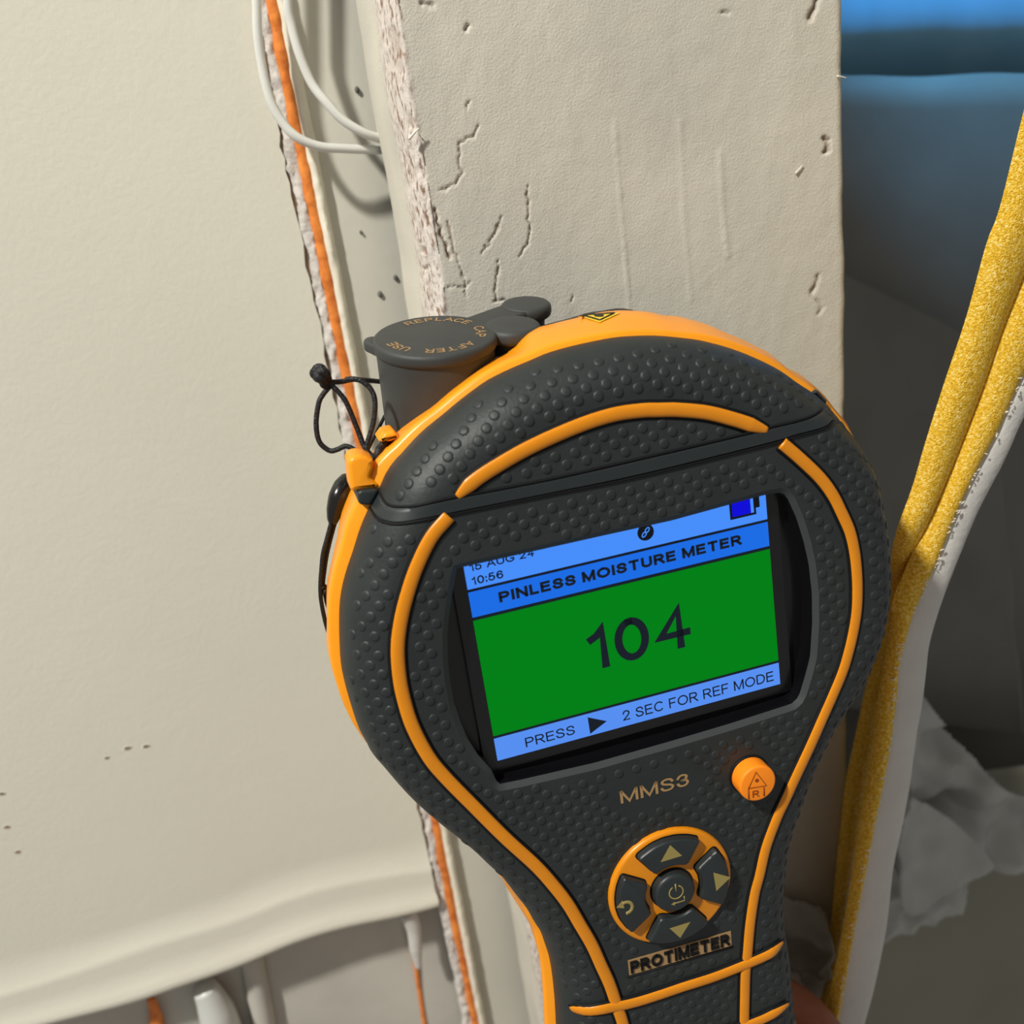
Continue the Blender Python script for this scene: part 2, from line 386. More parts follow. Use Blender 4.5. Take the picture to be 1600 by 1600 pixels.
# recess under the lip
YR = YW + 0.010
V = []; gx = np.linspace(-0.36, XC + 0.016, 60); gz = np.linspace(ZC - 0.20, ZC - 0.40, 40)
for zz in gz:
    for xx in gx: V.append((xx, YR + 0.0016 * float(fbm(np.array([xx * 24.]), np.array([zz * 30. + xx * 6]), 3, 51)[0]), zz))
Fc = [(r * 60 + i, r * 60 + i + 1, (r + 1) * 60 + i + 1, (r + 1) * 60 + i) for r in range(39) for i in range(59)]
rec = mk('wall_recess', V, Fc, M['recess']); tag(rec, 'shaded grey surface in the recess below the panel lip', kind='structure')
def vbar(name, pts, Y, r, m, flat=1.0, seg=12, rs=None):
    P = np.array([onY(x, y, Y) for x, y in pts]); P = cr(P, 40)
    rr = np.interp(np.linspace(0, 1, 40), np.linspace(0, 1, len(rs)), rs) if rs else r
    return mk(name, *tube(P, rr, seg, False, flat, (0, 1, 0)), m)
o = vbar('pipe_stub', [(318, 1542), (330, 1562), (345, 1600), (362, 1660), (372, 1700)], YR - 0.006, 0.005, M['pvc'], 1.0, 16, rs=[0.0035, 0.0052, 0.0056, 0.0056, 0.0056])
tag(o, 'blurred white plastic pipe stub poking out under the panel lip', 'pipe')
o = vbar('recess_post', [(392, 1490), (402, 1545), (412, 1600), (425, 1690)], YR - 0.002, 0.0035, M['recess'], 0.9, 8)
tag(o, 'grey painted post beside the white pipe stub under the lip', 'post')
o = vbar('wood_chip', [(236, 1560), (243, 1585), (250, 1640)], YR - 0.003, 0.0018, M['sealant'], 0.6, 8, rs=[0.0012, 0.0022, 0.0018])
tag(o, 'small rust brown chip left of the white pipe stub', 'wood chip')
o = vbar('sealant_bead', [(637, 1440), (648, 1500), (655, 1545), (668, 1630), (680, 1700)], YW + 0.0092, 0.0007, M['sealant'], 0.8, 8)
tag(o, 'thin faint orange sealant line below the lip, left of the main bead', 'sealant')
o = vbar('paint_drip', [(636, 1425), (646, 1450), (650, 1485), (654, 1512)], YW + 0.002, 0.0016, M['white_facing'], 0.8, 10, rs=[0.0028, 0.0021, 0.0019, 0.0009])
tag(o, 'white paint drip hanging from the corner of the panel lip', 'paint drip')

# ------------------------------------------------------------------ stud
def build_stud():
    X1 = 0.0866; XS = onY(606, 300, 0.038)[0]; XR = 0.0034
    prof = [(X1, 0.038), (X1, 0.020), (X1, 0.008), (X1, 0.004)]
    for t in np.linspace(0, 1, 6): a = t * math.pi / 2; prof.append((X1 - 0.0016 + 0.0016 * math.cos(a), 0.0016 - 0.0016 * math.sin(a)))
    nb = len(prof)
    for x in list(np.arange(X1 - 0.002, 0.030, -0.00048)) + list(np.arange(0.030, XR, -0.00026)): prof.append((x, 0.0))
    nw = len(prof)
    for t in np.linspace(0, 1, 20): prof.append((XR - (XR - XS) * math.sin(t * math.pi / 2), 0.0150 * (1 - math.cos(t * math.pi / 2))))
    for y in (0.017, 0.020, 0.025, 0.031, 0.038): prof.append((XS, y))
    prof = np.array(prof); n = len(prof)
    zs = np.r_[np.arange(ZC + 0.42, ZC + 0.076, -0.004), np.arange(ZC + 0.075, ZC - 0.075, -0.00030), np.arange(ZC - 0.075, ZC - 0.32, -0.0009)]; m = len(zs)
    PX = np.broadcast_to(prof[:, 0], (m, n)).copy(); PY = np.broadcast_to(prof[:, 1], (m, n)).copy(); PZ = np.broadcast_to(zs[:, None], (m, n)).copy()
    idx = np.arange(n)[None, :]
    wane = np.clip((idx - nw + 3) / 5.0, 0, 1) * np.clip((n - 6 - idx) / 6.0, 0, 1) * np.ones((m, 1))
    s = PX - PY
    d = 0.00006 * fbm(s * 420, PZ * 260, 4, 61) + 0.00025 * fbm(s * 60, PZ * 25, 3, 62)
    d += wane * (0.00045 * fbm(s * 700, PZ * 330, 4, 63))
    PX += -0.0006 * fbm(PZ * 40, PZ * 0 + 1, 3, 64) * (idx >= nw)          # wandering left edge
    PX += 0.0006 * fbm(PZ * 60, PZ * 0 + 9, 4, 65) * (idx < nb)            # right edge
    F = lambda L: [(onY(x, y, 0)[0], onY(x, y, 0)[2]) for x, y in L]
    wear = np.zeros((m, n)); face = (idx >= nb - 2) & (idx < nw + 14)
    jit = 0.0005 * fbm(PX * 900, PZ * 900, 2, 66); jit2 = 0.0006 * fbm(PX * 900 + 50, PZ * 900, 2, 67)
    cracks = [([(745, 195), (740, 212), (718, 225), (717, 250), (722, 270), (712, 285), (690, 297)], 0.00019, 0.00035, 0.36),
              ([(681, 328), (690, 370), (702, 402)], 0.00028, 0.00063, 0.80), ([(700, 345), (712, 400)], 0.00022, 0.00028, 0.64),
              ([(712, 402), (722, 425), (730, 448), (728, 462)], 0.00016, 0.00035, 0.40),
              ([(782, 338), (775, 365), (760, 385), (755, 398)], 0.00016, 0.00035, 0.48),
              ([(825, 290), (825, 330), (828, 360), (824, 385), (812, 398)], 0.00016, 0.00042, 0.56),
              ([(780, 405), (776, 430), (774, 452), (778, 470)], 0.00016, 0.00042, 0.56), ([(770, 470), (790, 470)], 0.00022, 0.00035, 0.56),
              ([(700, 450), (725, 450), (735, 440)], 0.00016, 0.00028, 0.32),
              ([(1278, 0), (1272, 14), (1266, 30)], 0.00049, 0.00070, 0.80), ([(1288, 218), (1296, 220), (1290, 236)], 0.00033, 0.00070, 0.80),
              ([(1279, 428), (1277, 445), (1270, 455)], 0.00028, 0.00056, 0.48), ([(1268, 458), (1284, 480), (1278, 492)], 0.00033, 0.00035, 0.20),
              ([(731, 40), (729, 48)], 0.00033, 0.00063, 0.40), ([(660, 6), (675, 10)], 0.00033, 0.00042, 0.40), ([(1128, 20), (1138, 18)], 0.00028, 0.00042, 0.08),
              ([(733, 160), (732, 170)], 0.00016, 0.00042, 0.24), ([(895, 462), (893, 470)], 0.00016, 0.00042, 0.32),
              ([(640, 180), (647, 205)], 0.00033, 0.00028, 0.44), ([(615, 40), (622, 75), (628, 110)], 0.00066, 0.00021, 0.28), ([(592, 150), (600, 185), (612, 240)], 0.00028, 0.00042, 0.56),
              ([(668, 390), (676, 415), (672, 425)], 0.00022, 0.00042, 0.64), ([(664, 300), (670, 350)], 0.00016, 0.00028, 0.48)]
    for pts, wd_, dep, br in cracks:
        D = segdist(PX + jit, PZ + jit2, F(pts)); k = np.exp(-(D / wd_) ** 2) * face
        d -= dep * k; wear = np.maximum(wear, br * np.clip(k * 1.5 - 0.25, 0, 1))
    for pts, wd_, dep in [([(960, 190), (968, 290), (977, 390), (983, 500)], 0.00022, 0.00022), ([(647, 205), (655, 260), (666, 335), (676, 410), (686, 500)], 0.0003, 0.00045),
                          ([(1063, 190), (1068, 330), (1080, 470)], 0.0005, 0.0001), ([(1125, 240), (1130, 340), (1137, 400)], 0.0005, 0.00015)]:
        D = segdist(PX + 0.25 * jit, PZ, F(pts)); d += dep * np.exp(-(D / wd_) ** 2) * face
    # push along the profile normal
    T = np.gradient(prof, axis=0); T /= np.linalg.norm(T, axis=1)[:, None]; N2 = np.stack([-T[:, 1], T[:, 0]], 1)
    if N2[nb + 20, 1] > 0: N2 = -N2
    PX += d * N2[:, 0]; PY += d * N2[:, 1]
    V = np.stack([PX.ravel(), PY.ravel(), PZ.ravel()], 1)
    r = np.arange(m - 1)[:, None] * n; c = np.arange(n - 1)[None, :]
    Fq = np.stack([(r + c).ravel(), (r + n + c).ravel(), (r + n + c + 1).ravel(), (r + c + 1).ravel()], 1)
    me = bpy.data.meshes.new('wall_stud')
    me.vertices.add(len(V)); me.vertices.foreach_set('co', V.ravel())
    me.loops.add(len(Fq) * 4); me.loops.foreach_set('vertex_index', Fq.ravel())
    me.polygons.add(len(Fq)); me.polygons.foreach_set('loop_start', np.arange(len(Fq)) * 4); me.polygons.foreach_set('loop_total', np.full(len(Fq), 4))
    me.update(); me.validate()
    for nm, arr in (('wear', wear), ('wane', wane)):
        a = me.attributes.new(nm, 'FLOAT', 'POINT'); a.data.foreach_set('value', arr.ravel().astype(np.float32))
    o = obj('wall_stud', me, M['stud'])
    tag(o, 'thick white painted timber stud with cracked rough face behind the meter', 'stud')
    return o
stud = build_stud()
for pts, r, dy in [([(639, 217), (647, 208), (655, 200)], 0.00030, -0.0012), ([(1308, 119), (1315, 120), (1323, 122)], 0.00018, -0.0003), ([(1243, 271), (1249, 264), (1254, 257)], 0.00018, -0.0004), ([(651, 206), (658, 214)], 0.00015, -0.0006)]:
    P = np.array([onY(x, y, dy) for x, y in pts]); mk('splinter', *tube(cr(P, 8), np.linspace(r, r * 0.4, 8), 6), M['splinter'], stud)

# ------------------------------------------------------------------ cables
CA = [(390, -420), (396, -150), (401, 0), (402.5, 50), (409, 100), (422, 155), (442, 192), (465, 215), (500, 229), (545, 232.5), (592, 234), (640, 236), (700, 240)]
CB = [(440, -420), (445, -150), (449, 0), (455, 37), (467, 82), (487, 130), (510, 160), (535, 187), (567, 207), (590, 215), (640, 228), (700, 236)]
for pts, lab, dep in [(CA, 'white cable loop, the outer left one, drooping behind the stud', [.012, .012, .012, .012, .012, .013, .014, .015, .014, .012, .010, .006, .004]),
                      (CB, 'white cable loop, the inner right one, drooping behind the stud', [.011, .011, .011, .011, .012, .013, .015, .016, .016, .014, .009, .005])]:
    P = np.array([onY(x, y, YW - d * 0.55) for (x, y), d in zip(pts, dep)])
    o = mk('white_cable', *tube(cr(P, 90), 0.00095, 14), M['cable']); tag(o, lab, 'cable', 'white cables beside the stud')

# ------------------------------------------------------------------ cavity right of the stud
def sheet(name, poly_rows, m, sol=0.0012, noise_amp=0.003, sc=(14, 10), seed=1, n=50, rows=50, edge=0.0):
    """poly_rows: list of (left px,py,Y),(right px,py,Y) rows from top to bottom"""
    Lp = cr(np.array([onY(*r[0]) for r in poly_rows]), rows); Rp = cr(np.array([onY(*r[1]) for r in poly_rows]), rows)
    V = []
    for i in range(rows):
        for j in range(n):
            t = j / (n - 1); p = Lp[i] * (1 - t) + Rp[i] * t
            d = noise_amp * float(fbm(np.array([p[0] * sc[0] + p[2] * 3]), np.array([p[2] * sc[1]]), 3, seed)[0])
            V.append((p[0], p[1] + d, p[2] + edge * float(vnoise(np.array([p[0] * 42.]), np.array([7.7]), 3)[0]) * max(0, 1 - i / 6)))
    Fc = [(i * n + j, i * n + j + 1, (i + 1) * n + j + 1, (i + 1) * n + j) for i in range(rows - 1) for j in range(n - 1)]
    o = mk(name, V, Fc, m); s = o.modifiers.new('thickness', 'SOLIDIFY'); s.thickness = sol; s.offset = 0
    return o
YS = 0.13
o = sheet('wall_right', [((1190, 128, YS), (1900, 108, YS)), ((1190, 170, YS - .0005), (1900, 160, YS)), ((1190, 300, YS - .002), (1900, 300, YS)), ((1190, 520, YS - .004), (1900, 600, YS)), ((1190, 800, YS), (1900, 900, YS + 0.006)), ((1190, 1150, YS + .006), (1900, 1250, YS + 0.006)), ((1190, 1700, YS + .01), (1900, 1750, YS + 0.01))], M['plastic_grey'], noise_amp=0.003, sc=(12, 16), seed=71, edge=0.0035)
tag(o, 'dark grey plastic sheet lining the cavity right of the stud', kind='structure')
o = sheet('blue_tarp', [((1190, -700, YS + .006), (1900, -760, YS + .006)), ((1190, -300, YS + .005), (1900, -350, YS + .005)), ((1190, -60, YS + .004), (1900, -80, YS + .004)), ((1190, 50, YS + .005), (1900, 30, YS + .005)), ((1190, 110, YS + .013), (1900, 95, YS + .013)), ((1190, 240, YS + .022), (1900, 240, YS + .022))], M['tarp'], noise_amp=0.0022, sc=(60, 6), seed=72)
tag(o, 'blue lit tarp hanging at the top of the cavity beside the stud', 'tarp')
o = sheet('sheet_fold', [((1300, 418, YS - .026), (1560, 545, YS - .022)), ((1300, 520, YS - .022), (1560, 640, YS - .018)), ((1300, 700, YS - .018), (1570, 820, YS - .014)), ((1300, 1100, YS - .012), (1600, 1150, YS - .008))], M['plastic_grey'], noise_amp=0.003, sc=(20, 20), seed=73)
tag(o, 'lower overlapping fold of grey plastic behind the yellow insulation', 'plastic sheet')
# lower right: olive board and crumpled white plastic
o = sheet('lower_board', [((1330, 1240, YS - .035), (1900, 1150, YS - .035)), ((1300, 1420, YS - .04), (1900, 1400, YS - .04)), ((1280, 1800, YS - .045), (1900, 1800, YS - .045))], M['lowboard'], noise_amp=0.002, seed=74)
tag(o, 'dim olive grey board at the lower right behind the crumpled plastic', 'board')
def crumple(name, outline, Y, m, amp, seed, lab, cat, sc=45):
    P = np.array([(onY(x, y, Y)[0], onY(x, y, Y)[2]) for x, y in outline]); P = cr(P, 90, True)
    lo = P.min(0); hi = P.max(0); st = 0.0007
    gx = np.arange(lo[0], hi[0], st); gz = np.arange(lo[1], hi[1], st)
    def inside(x, z):
        c = False; n = len(P); j = n - 1
        for i in range(n):
            if (P[i, 1] > z) != (P[j, 1] > z) and x < (P[j, 0] - P[i, 0]) * (z - P[i, 1]) / (P[j, 1] - P[i, 1]) + P[i, 0]: c = not c
            j = i
        return c
    idx = {}; V = []
    G, H = np.meshgrid(gx, gz, indexing='ij')
    d1 = np.abs(fbm(G * sc + H * sc * 0.5, H * sc * 0.9 - G * sc * 0.3, 3, seed)); d2 = fbm(G * 160, H * 160, 3, seed + 3)
    D = Y - amp * (1.2 - 2.6 * d1) - amp * 0.05 * d2
    for i, x in enumerate(gx):
        for j, z in enumerate(gz):
            if inside(x, z): idx[i, j] = len(V); V.append((x, D[i, j], z))
    Fc = [(idx[i, j], idx[i + 1, j], idx[i + 1, j + 1], idx[i, j + 1]) for (i, j) in idx if (i + 1, j) in idx and (i, j + 1) in idx and (i + 1, j + 1) in idx]
    o = mk(name, V, Fc, m); s = o.modifiers.new('thickness', 'SOLIDIFY'); s.thickness = 0.0006; s.offset = 0
    return tag(o, lab, cat)
crumple('crumpled_plastic', [(1400, 1060), (1450, 1110), (1500, 1165), (1550, 1215), (1600, 1228), (1760, 1240), (1780, 1330), (1600, 1345), (1545, 1352), (1500, 1380), (1400, 1425), (1340, 1440), (1340, 1250)], YS - 0.062, M['crumple'], 0.010, 81,
        'white crumpled plastic bunched up at right of the yellow insulation', 'plastic sheet', 30)
crumple('plastic_flap', [(1408, 1258), (1440, 1250), (1500, 1290), (1545, 1340), (1530, 1362), (1470, 1390), (1400, 1412)], YS - 0.080, M['crumple'], 0.004, 83, 'small folded flap of white plastic in front of the crumpled bunch', 'plastic sheet', 30)
crumple('paper_scrap', [(1200, 1400), (1241, 1401), (1269, 1411), (1288, 1424), (1293, 1487), (1284, 1536), (1260, 1560), (1238, 1508), (1200, 1500)], -0.005, M['paper'], 0.003, 85, 'torn painted paper scrap on the stud beside the meter handle', 'paper')

# ------------------------------------------------------------------ yellow insulation strips
YI = -0.030
A_ = [(1800, -620), (1690, -180), (1645, 0), (1600, 171), (1562, 324), (1541, 381), (1510, 494), (1475, 599), (1447, 687), (1425, 762), (1402, 825), (1392, 870), (1386, 920), (1378, 975), (1366, 1030), (1355, 1064), (1336, 1150), (1321, 1225), (1310, 1319), (1299, 1431), (1284, 1525), (1268, 1610), (1250, 1720)]
B_ = [(1960, -460), (1790, -40), (1740, 80), (1680, 225), (1630, 350), (1600, 424), (1562, 516), (1534, 600), (1503, 681), (1475, 750), (1447, 812), (1419, 878), (1403, 916), (1394, 941), (1389, 985), (1380, 1040), (1374, 1075), (1359, 1187), (1340, 1300), (1321, 1424), (1306, 1506), (1290, 1585), (1268, 1720)]
C_ = [(2010, -330), (1840, 60), (1790, 170), (1730, 300), (1680, 410), (1640, 490), (1600, 573), (1581, 606), (1550, 675), (1516, 737), (1484, 803), (1456, 875), (1425, 941), (1406, 994), (1393, 1044), (1391, 1085), (1381, 1169), (1370, 1225), (1351, 1319), (1336, 1394), (1321, 1469), (1308, 1550), (1280, 1720)]
D_ = [(2060, -250), (1890, 130), (1840, 230), (1780, 350), (1725, 450), (1670, 550), (1630, 605), (1600, 650), (1566, 725), (1540, 775), (1519, 819), (1475, 931), (1453, 1003), (1447, 1050), (1441, 1100), (1432, 1150), (1422, 1225), (1410, 1290), (1396, 1356), (1385, 1450), (1366, 1544), (1351, 1600), (1320, 1720)]
def bnd(L, Y, n=150): return cr(np.array([onY(x, y, Y) for x, y in L]), n)
def strip_layer(name, l, r, m, parent, bulge, depth, seg=9, jl=0, jr=0, back=(0.004, 0.05), seed=0):
    n = len(l); V = []
    for i in range(n):
        a = l[i].copy(); b = r[i].copy()
        if jl: a[0] += jl * (float(fbm(np.array([i * 0.9]), np.array([1.0]), 3, seed)[0]))
        if jr: b[0] += jr * (float(fbm(np.array([i * 0.9]), np.array([5.0]), 3, seed)[0]))
        for j in range(seg):
            t = j / (seg - 1); p = a * (1 - t) + b * t; p[1] -= bulge * math.sqrt(max(0, 1 - (2 * t - 1) ** 2)); V.append(tuple(p))
        V.append((b[0] + back[0], b[1] + depth, b[2])); V.append((a[0] + back[0], a[1] + depth, a[2]))
    c = seg + 2
    Fc = [(i * c + j, i * c + (j + 1) % c, (i + 1) * c + (j + 1) % c, (i + 1) * c + j) for i in range(n - 1) for j in range(c)]
    Fc += [tuple(range(c)), tuple((n - 1) * c + j for j in range(c))]
    return mk(name, V, Fc, m, parent, True, 60)
ins = empty('insulation_strip', onY(1284, 1700, YI)); tag(ins, 'folded yellow fibre insulation strip with white paper facing right of the meter', 'insulation')
def under(o, p):
    o.parent = p; o.matrix_parent_inverse = Matrix.Translation(-p.location)
def bndv(L, n=150): return cr(np.array([onY(x, y, YI + 0.024 * float(np.clip((y - 840) / 200, 0, 1))) for x, y in L]), n)
a1 = bndv(A_); b1v = bndv(B_); b1 = bnd(B_, YI); c1 = bnd(C_, YI - 0.001); d1 = bnd(D_, YI - 0.0005)
b1r = b1.copy()
o = strip_layer('fibre_layer', a1, b1v + np.array([0.0012, 0.0015, 0]), M['yellow'], None, 0.0030, 0.018, back=(0.0205, 0)); under(o, ins)
o = strip_layer('fibre_layer', b1, c1 + np.array([0.0012, 0.0006, 0]), M['yellow'], None, 0.0026, 0.012, back=(0.0125, 0)); under(o, ins)
o = strip_layer('paper_facing', c1, d1, M['white_facing'], None, 0.0013, 0.018, jl=0.0006, seed=91, back=(0.012, 0)); under(o, ins); o['label'] = 'white paper facing'
fr_ = []
for k in range(170):                                                        # frayed fibres along the facing edge
    i = random.randint(25, 140); p = c1[i] + np.array([random.uniform(-0.0003, 0.0006), -0.0016, random.uniform(-.0008, .0008)])
    q = p + np.array([random.uniform(-0.0012, -0.0002), random.uniform(-0.0004, 0.0002), random.uniform(-0.0006, 0.0006)])
    fr_.append(tube(np.array([p, (p + q) / 2 + np.array([0, -0.0002, 0.0001]), q]), [0.00016, 0.00011, 0.00005], 5))
o = mk('frayed_fibres', *merge(fr_), M['splinter']); under(o, ins); tag(o, kind='stuff')

# ================================================================== THE METER
ZS = 0.165
def rot3(a, b, c):
    ca, sa, cb, sb, cc, sc = math.cos(a), math.sin(a), math.cos(b), math.sin(b), math.cos(c), math.sin(c)
    return np.array([[1, 0, 0], [0, ca, -sa], [0, sa, ca]]) @ np.array([[cb, 0, sb], [0, 1, 0], [-sb, 0, cb]]) @ np.array([[cc, -sc, 0], [sc, cc, 0], [0, 0, 1]])
RM = CM @ rot3(*[math.radians(x) for x in (15.46808, 14.44204, 8.81953)])      # columns: u right, v up, n out of the face
kz = ZS / 0.15
OS = CPOS + CM @ np.array([0.01771904 * kz, -0.01879292 * kz, -ZS])
OF = OS + RM[:, 2] * 0.003                                                      # front face is w = 0, display at w = -3 mm
def U(px, py, w):                                                               # pixel -> meter face coordinates at height w
    d = ray(px, py); n = RM[:, 2]; P0 = OF + n * w
    P = CPOS + d * (((P0 - CPOS) @ n) / (d @ n)); q = P - OF
    return np.array([q @ RM[:, 0], q @ RM[:, 1]])
def U3(px, py, w): return np.r_[U(px, py, w), w]
meter = empty('moisture_meter')
MW = Matrix([list(RM[0]) + [OF[0]], list(RM[1]) + [OF[1]], list(RM[2]) + [OF[2]], [0, 0, 0, 1]])
meter.matrix_world = MW
tag(meter, 'charcoal and orange handheld moisture meter reading 104 on a green screen', 'moisture meter')
bpy.context.view_layer.update()
MWI = np.array(MW.inverted())
CL = (MWI @ np.r_[CPOS, 1])[:3]                                                 # camera in meter space
def lray(px, py):
    d = MWI[:3, :3] @ ray(px, py); return d / np.linalg.norm(d)

# outline of the dark face shell: px, py, height, orange rim r1 (front), r2 (side), back shell rb   (mm)
OUT = [(591, 762, -9, 2, 3.60, 3.10), (600, 741, -9, 1.9, 3.40, 2.90), (613, 721, -9, 1.6, 3.00, 2.50), (628, 705, -9, 1.4, 2.60, 2.10), (646, 685, -9, 1.3, 2.40, 1.90), (665, 667, -9, 1.2, 2.20, 1.70), (690, 647, -9, 1.1, 2.10, 1.60), (715, 626, -9, 1.1, 2.30, 1.90),
       (740, 607, -9, 1.1, 2.30, 1.90), (762, 592, -9, 1.1, 2.30, 1.90), (794, 576, -9, 1.1, 2.30, 1.90), (825, 563, -9, 1, 2.40, 1.90), (856, 550, -9, 1, 4.00, 4.10), (900, 538, -9, 0.95, 4.00, 4.10), (955, 527, -9, 0.9, 4.00, 4.10), (992, 524, -9, 0.9, 4.00, 4.10), (1030, 524, -9, 0.9, 4.00, 4.10), (1080, 529, -9, 1, 3.14, 2.84),
       (1097, 532, -9, 1.1, 2.99, 2.69), (1135, 542, -9, 1.2, 2.65, 2.35), (1172, 556, -9, 1.2, 2.00, 1.50), (1210, 575, -9, 1.1, 1.80, 1.30), (1240, 596, -9, 1, 1.50, 1.00), (1267, 614, -9, 1, 1.40, 0.90), (1288, 635, -9, 1, 1.40, 0.90), (1305, 656, -9, 1, 1.40, 0.90), (1321, 675, -9, 0.95, 1.20, 0.70), (1336, 696, -8.5, 0.8, 1.00, 0.50), (1352, 719, -8, 0.4, 0.50, 0.00), (1367, 749, -7, 0, 0.00, -0.50),
       (1377, 778, -6, -0.6, -0.80, -1.30), (1387, 814, -5.5, -1, -1.00, -1.50), (1394, 852, -5, -1, -1.00, -1.50), (1396, 895, -5, -1, -1.00, -1.50), (1393, 940, -5, -1, -1.00, -1.50), (1385, 982, -5, -1, -1.00, -1.50), (1369, 1030, -5, -1, -1.00, -1.50), (1347, 1075, -5, -1, -1.00, -1.50), (1325, 1109, -5, -1, -1.00, -1.50), (1302, 1146, -5, -1, -1.00, -1.50),
       (1284, 1184, -5, -1, -1.00, -1.50), (1268, 1221, -5, -1, -1.00, -1.50), (1253, 1265, -5, -1, -1.00, -1.50), (1239, 1307, -5, -1, -1.00, -1.50), (1229, 1360, -5.5, -0.6, -1.00, -1.50), (1224, 1410, -6, 0, -0.50, -1.00), (1224, 1445, -7, 0.5, 0.00, -0.50), (1226, 1480, -8, 0.8, 0.60, 0.10), (1229, 1537, -8.5, 1, 1.10, 0.60), (1236, 1600, -9, 1.1, 1.20, 0.70)]
OUTL = [(867, 1600, -9, 1.8, 2.00, 1.50), (863, 1537, -9, 1.7, 1.90, 1.40), (857, 1495, -9, 1.5, 1.70, 1.20), (850, 1472, -9, 1.3, 1.50, 1.00), (842, 1450, -9, 1, 1.20, 0.70), (831, 1433, -9, 0.8, 1.00, 0.50), (819, 1412, -9, 0.5, 0.70, 0.20), (805, 1394, -9, 0.2, 0.30, -0.20), (792, 1378, -8.5, -0.2, -0.30, -0.80), (777, 1361, -8, -1, -1.00, -1.50), (758, 1344, -8, -1, -1.00, -1.50), (735, 1322, -8, -1, -1.00, -1.50), (703, 1296, -8, -1, -1.00, -1.50), (680, 1278, -8, -1, -1.00, -1.50),
        (650, 1252, -8, -1, -1.00, -1.50), (628, 1230, -8, -0.7, -0.80, -1.30), (612, 1212, -8, -0.5, -0.60, -1.10), (594, 1189, -8.5, -0.3, -0.30, -0.80), (578, 1169, -9, 0, 0.00, -0.50), (570, 1153, -9, 0.2, 0.30, -0.20), (559, 1133, -9, 0.6, 0.70, 0.20), (547, 1097, -9, 1.1, 1.20, 0.70), (537, 1061, -9, 1.3, 1.50, 1.00), (531, 1027, -9, 1.5, 1.70, 1.20), (529, 970, -9, 1.6, 1.90, 1.40), (531, 929, -9, 1.6, 2.10, 1.60), (539, 893, -9, 1.7, 2.60, 2.10), (550, 860, -9, 1.8, 3.10, 2.60), (562, 822, -9, 2, 3.40, 2.90), (576, 790, -9, 2, 3.60, 3.10)]
ctl = [np.r_[U(r[0], r[1], r[2] / 1000) * 1000, r[3:6]] for r in OUT]
ctl += [np.array(q, float) for q in [(26, -108, 1.1, 1.2, -2), (26.5, -130, 1, 1, -2), (26, -155, 1, 1, -2), (21, -169, 1, 1, -2), (8, -174, 1, 1, -2), (-8, -174, 1, 1, -2), (-21, -169, 1, 1, -2), (-26, -155, 1, 1, -2), (-26.5, -130, 1.2, 1.2, -2), (-25.5, -105, 1.6, 1.8, -1)]]
ctl += [np.r_[U(r[0], r[1], r[2] / 1000) * 1000, r[3:6]] for r in OUTL]
OL = cr(ctl, 420, True)
OP = OL[:, :2] * 1e-3; R1 = OL[:, 2] * 1e-3; R2 = OL[:, 3] * 1e-3; RB = OL[:, 4] * 1e-3
AR, HR = 0.0072, 0.009                                                          # rounding of the face edge: inset, height
def edge_d(P):
    P = np.atleast_2d(P); A = OP; B = np.roll(OP, -1, 0); D = np.full(len(P), 1e9)
    for i in range(0, len(P), 256):
        p = P[i:i + 256, None, :]; ab = (B - A)[None]; t = np.clip(((p - A[None]) * ab).sum(2) / (ab ** 2).sum(2), 0, 1)
        D[i:i + 256] = np.sqrt(((A[None] + t[..., None] * ab - p) ** 2).sum(2)).min(1)
    return D
def inside(P):
    P = np.atleast_2d(P); A = OP; B = np.roll(OP, -1, 0); c = np.zeros(len(P), bool)
    for (ax, ay), (bx_, by) in zip(A, B):
        k = ((ay > P[:, 1]) != (by > P[:, 1])) & (P[:, 0] < (bx_ - ax) * (P[:, 1] - ay) / (by - ay + 1e-15) + ax); c ^= k
    return c
def surf(P):
    d = np.clip(edge_d(P) / AR, 0, 1)
    return -HR + HR * np.sqrt(np.clip(1 - (1 - d) ** 2, 0, 1))

# --- display window outline
WIN = [(714, 888), (727, 885.5), (930, 840), (1050, 813.5), (1195, 773.6), (1223, 769), (1231, 779), (1245, 810), (1256, 846), (1264, 881), (1269, 927), (1269.5, 974), (1266, 1027), (1258, 1058), (1248, 1090), (1237, 1100), (1144, 1130), (1050, 1158), (930, 1192), (813, 1219), (778, 1226), (768, 1203), (747, 1180), (731, 1155), (719, 1127), (709, 1096), (703, 1061), (700, 1030), (699, 991), (703, 952), (708, 921)]
def densify(P, n):
    P = np.array(P); Q = np.vstack([P, P[:1]]); s = np.r_[0, np.cumsum(np.linalg.norm(np.diff(Q, axis=0), axis=1))]
    t = np.linspace(0, s[-1], n, endpoint=False); return np.stack([np.interp(t, s, Q[:, k]) for k in (0, 1)], 1)
win = densify([U(x, y, -0.0006) for x, y in WIN], 160)
win_out = inset2(win, -0.0009)

# --- front shell with its rounded rim and the window opening
loops = []
for i in range(11):
    th = math.pi / 2 * i / 10
    loops.append(np.c_[inset2(OP, AR * (1 - math.cos(th))), np.full(len(OP), -HR + HR * math.sin(th))])
Vs, Fs = loft([np.c_[inset2(OP, 0.001), np.full(len(OP), -0.0105)]] + loops)
inner = loops[-1]; base = len(Vs) - len(OP)
hole0 = len(Vs); Vs += [(p[0], p[1], 0.0) for p in win_out]
tri = tessellate_polygon([[Vector(p) for p in inner], [Vector((p[0], p[1], 0)) for p in win_out]])
n1 = len(OP)
mapi = lambda i: base + i if i < n1 else hole0 + i - n1
Fs += [tuple(mapi(i) for i in t) for t in tri]
front = mk('front_shell', Vs, Fs, M['rubber'], meter, True, 35)
lipv = loft([np.c_[win_out, np.full(160, 0.0)], np.c_[win, np.full(160, -0.0007)]])
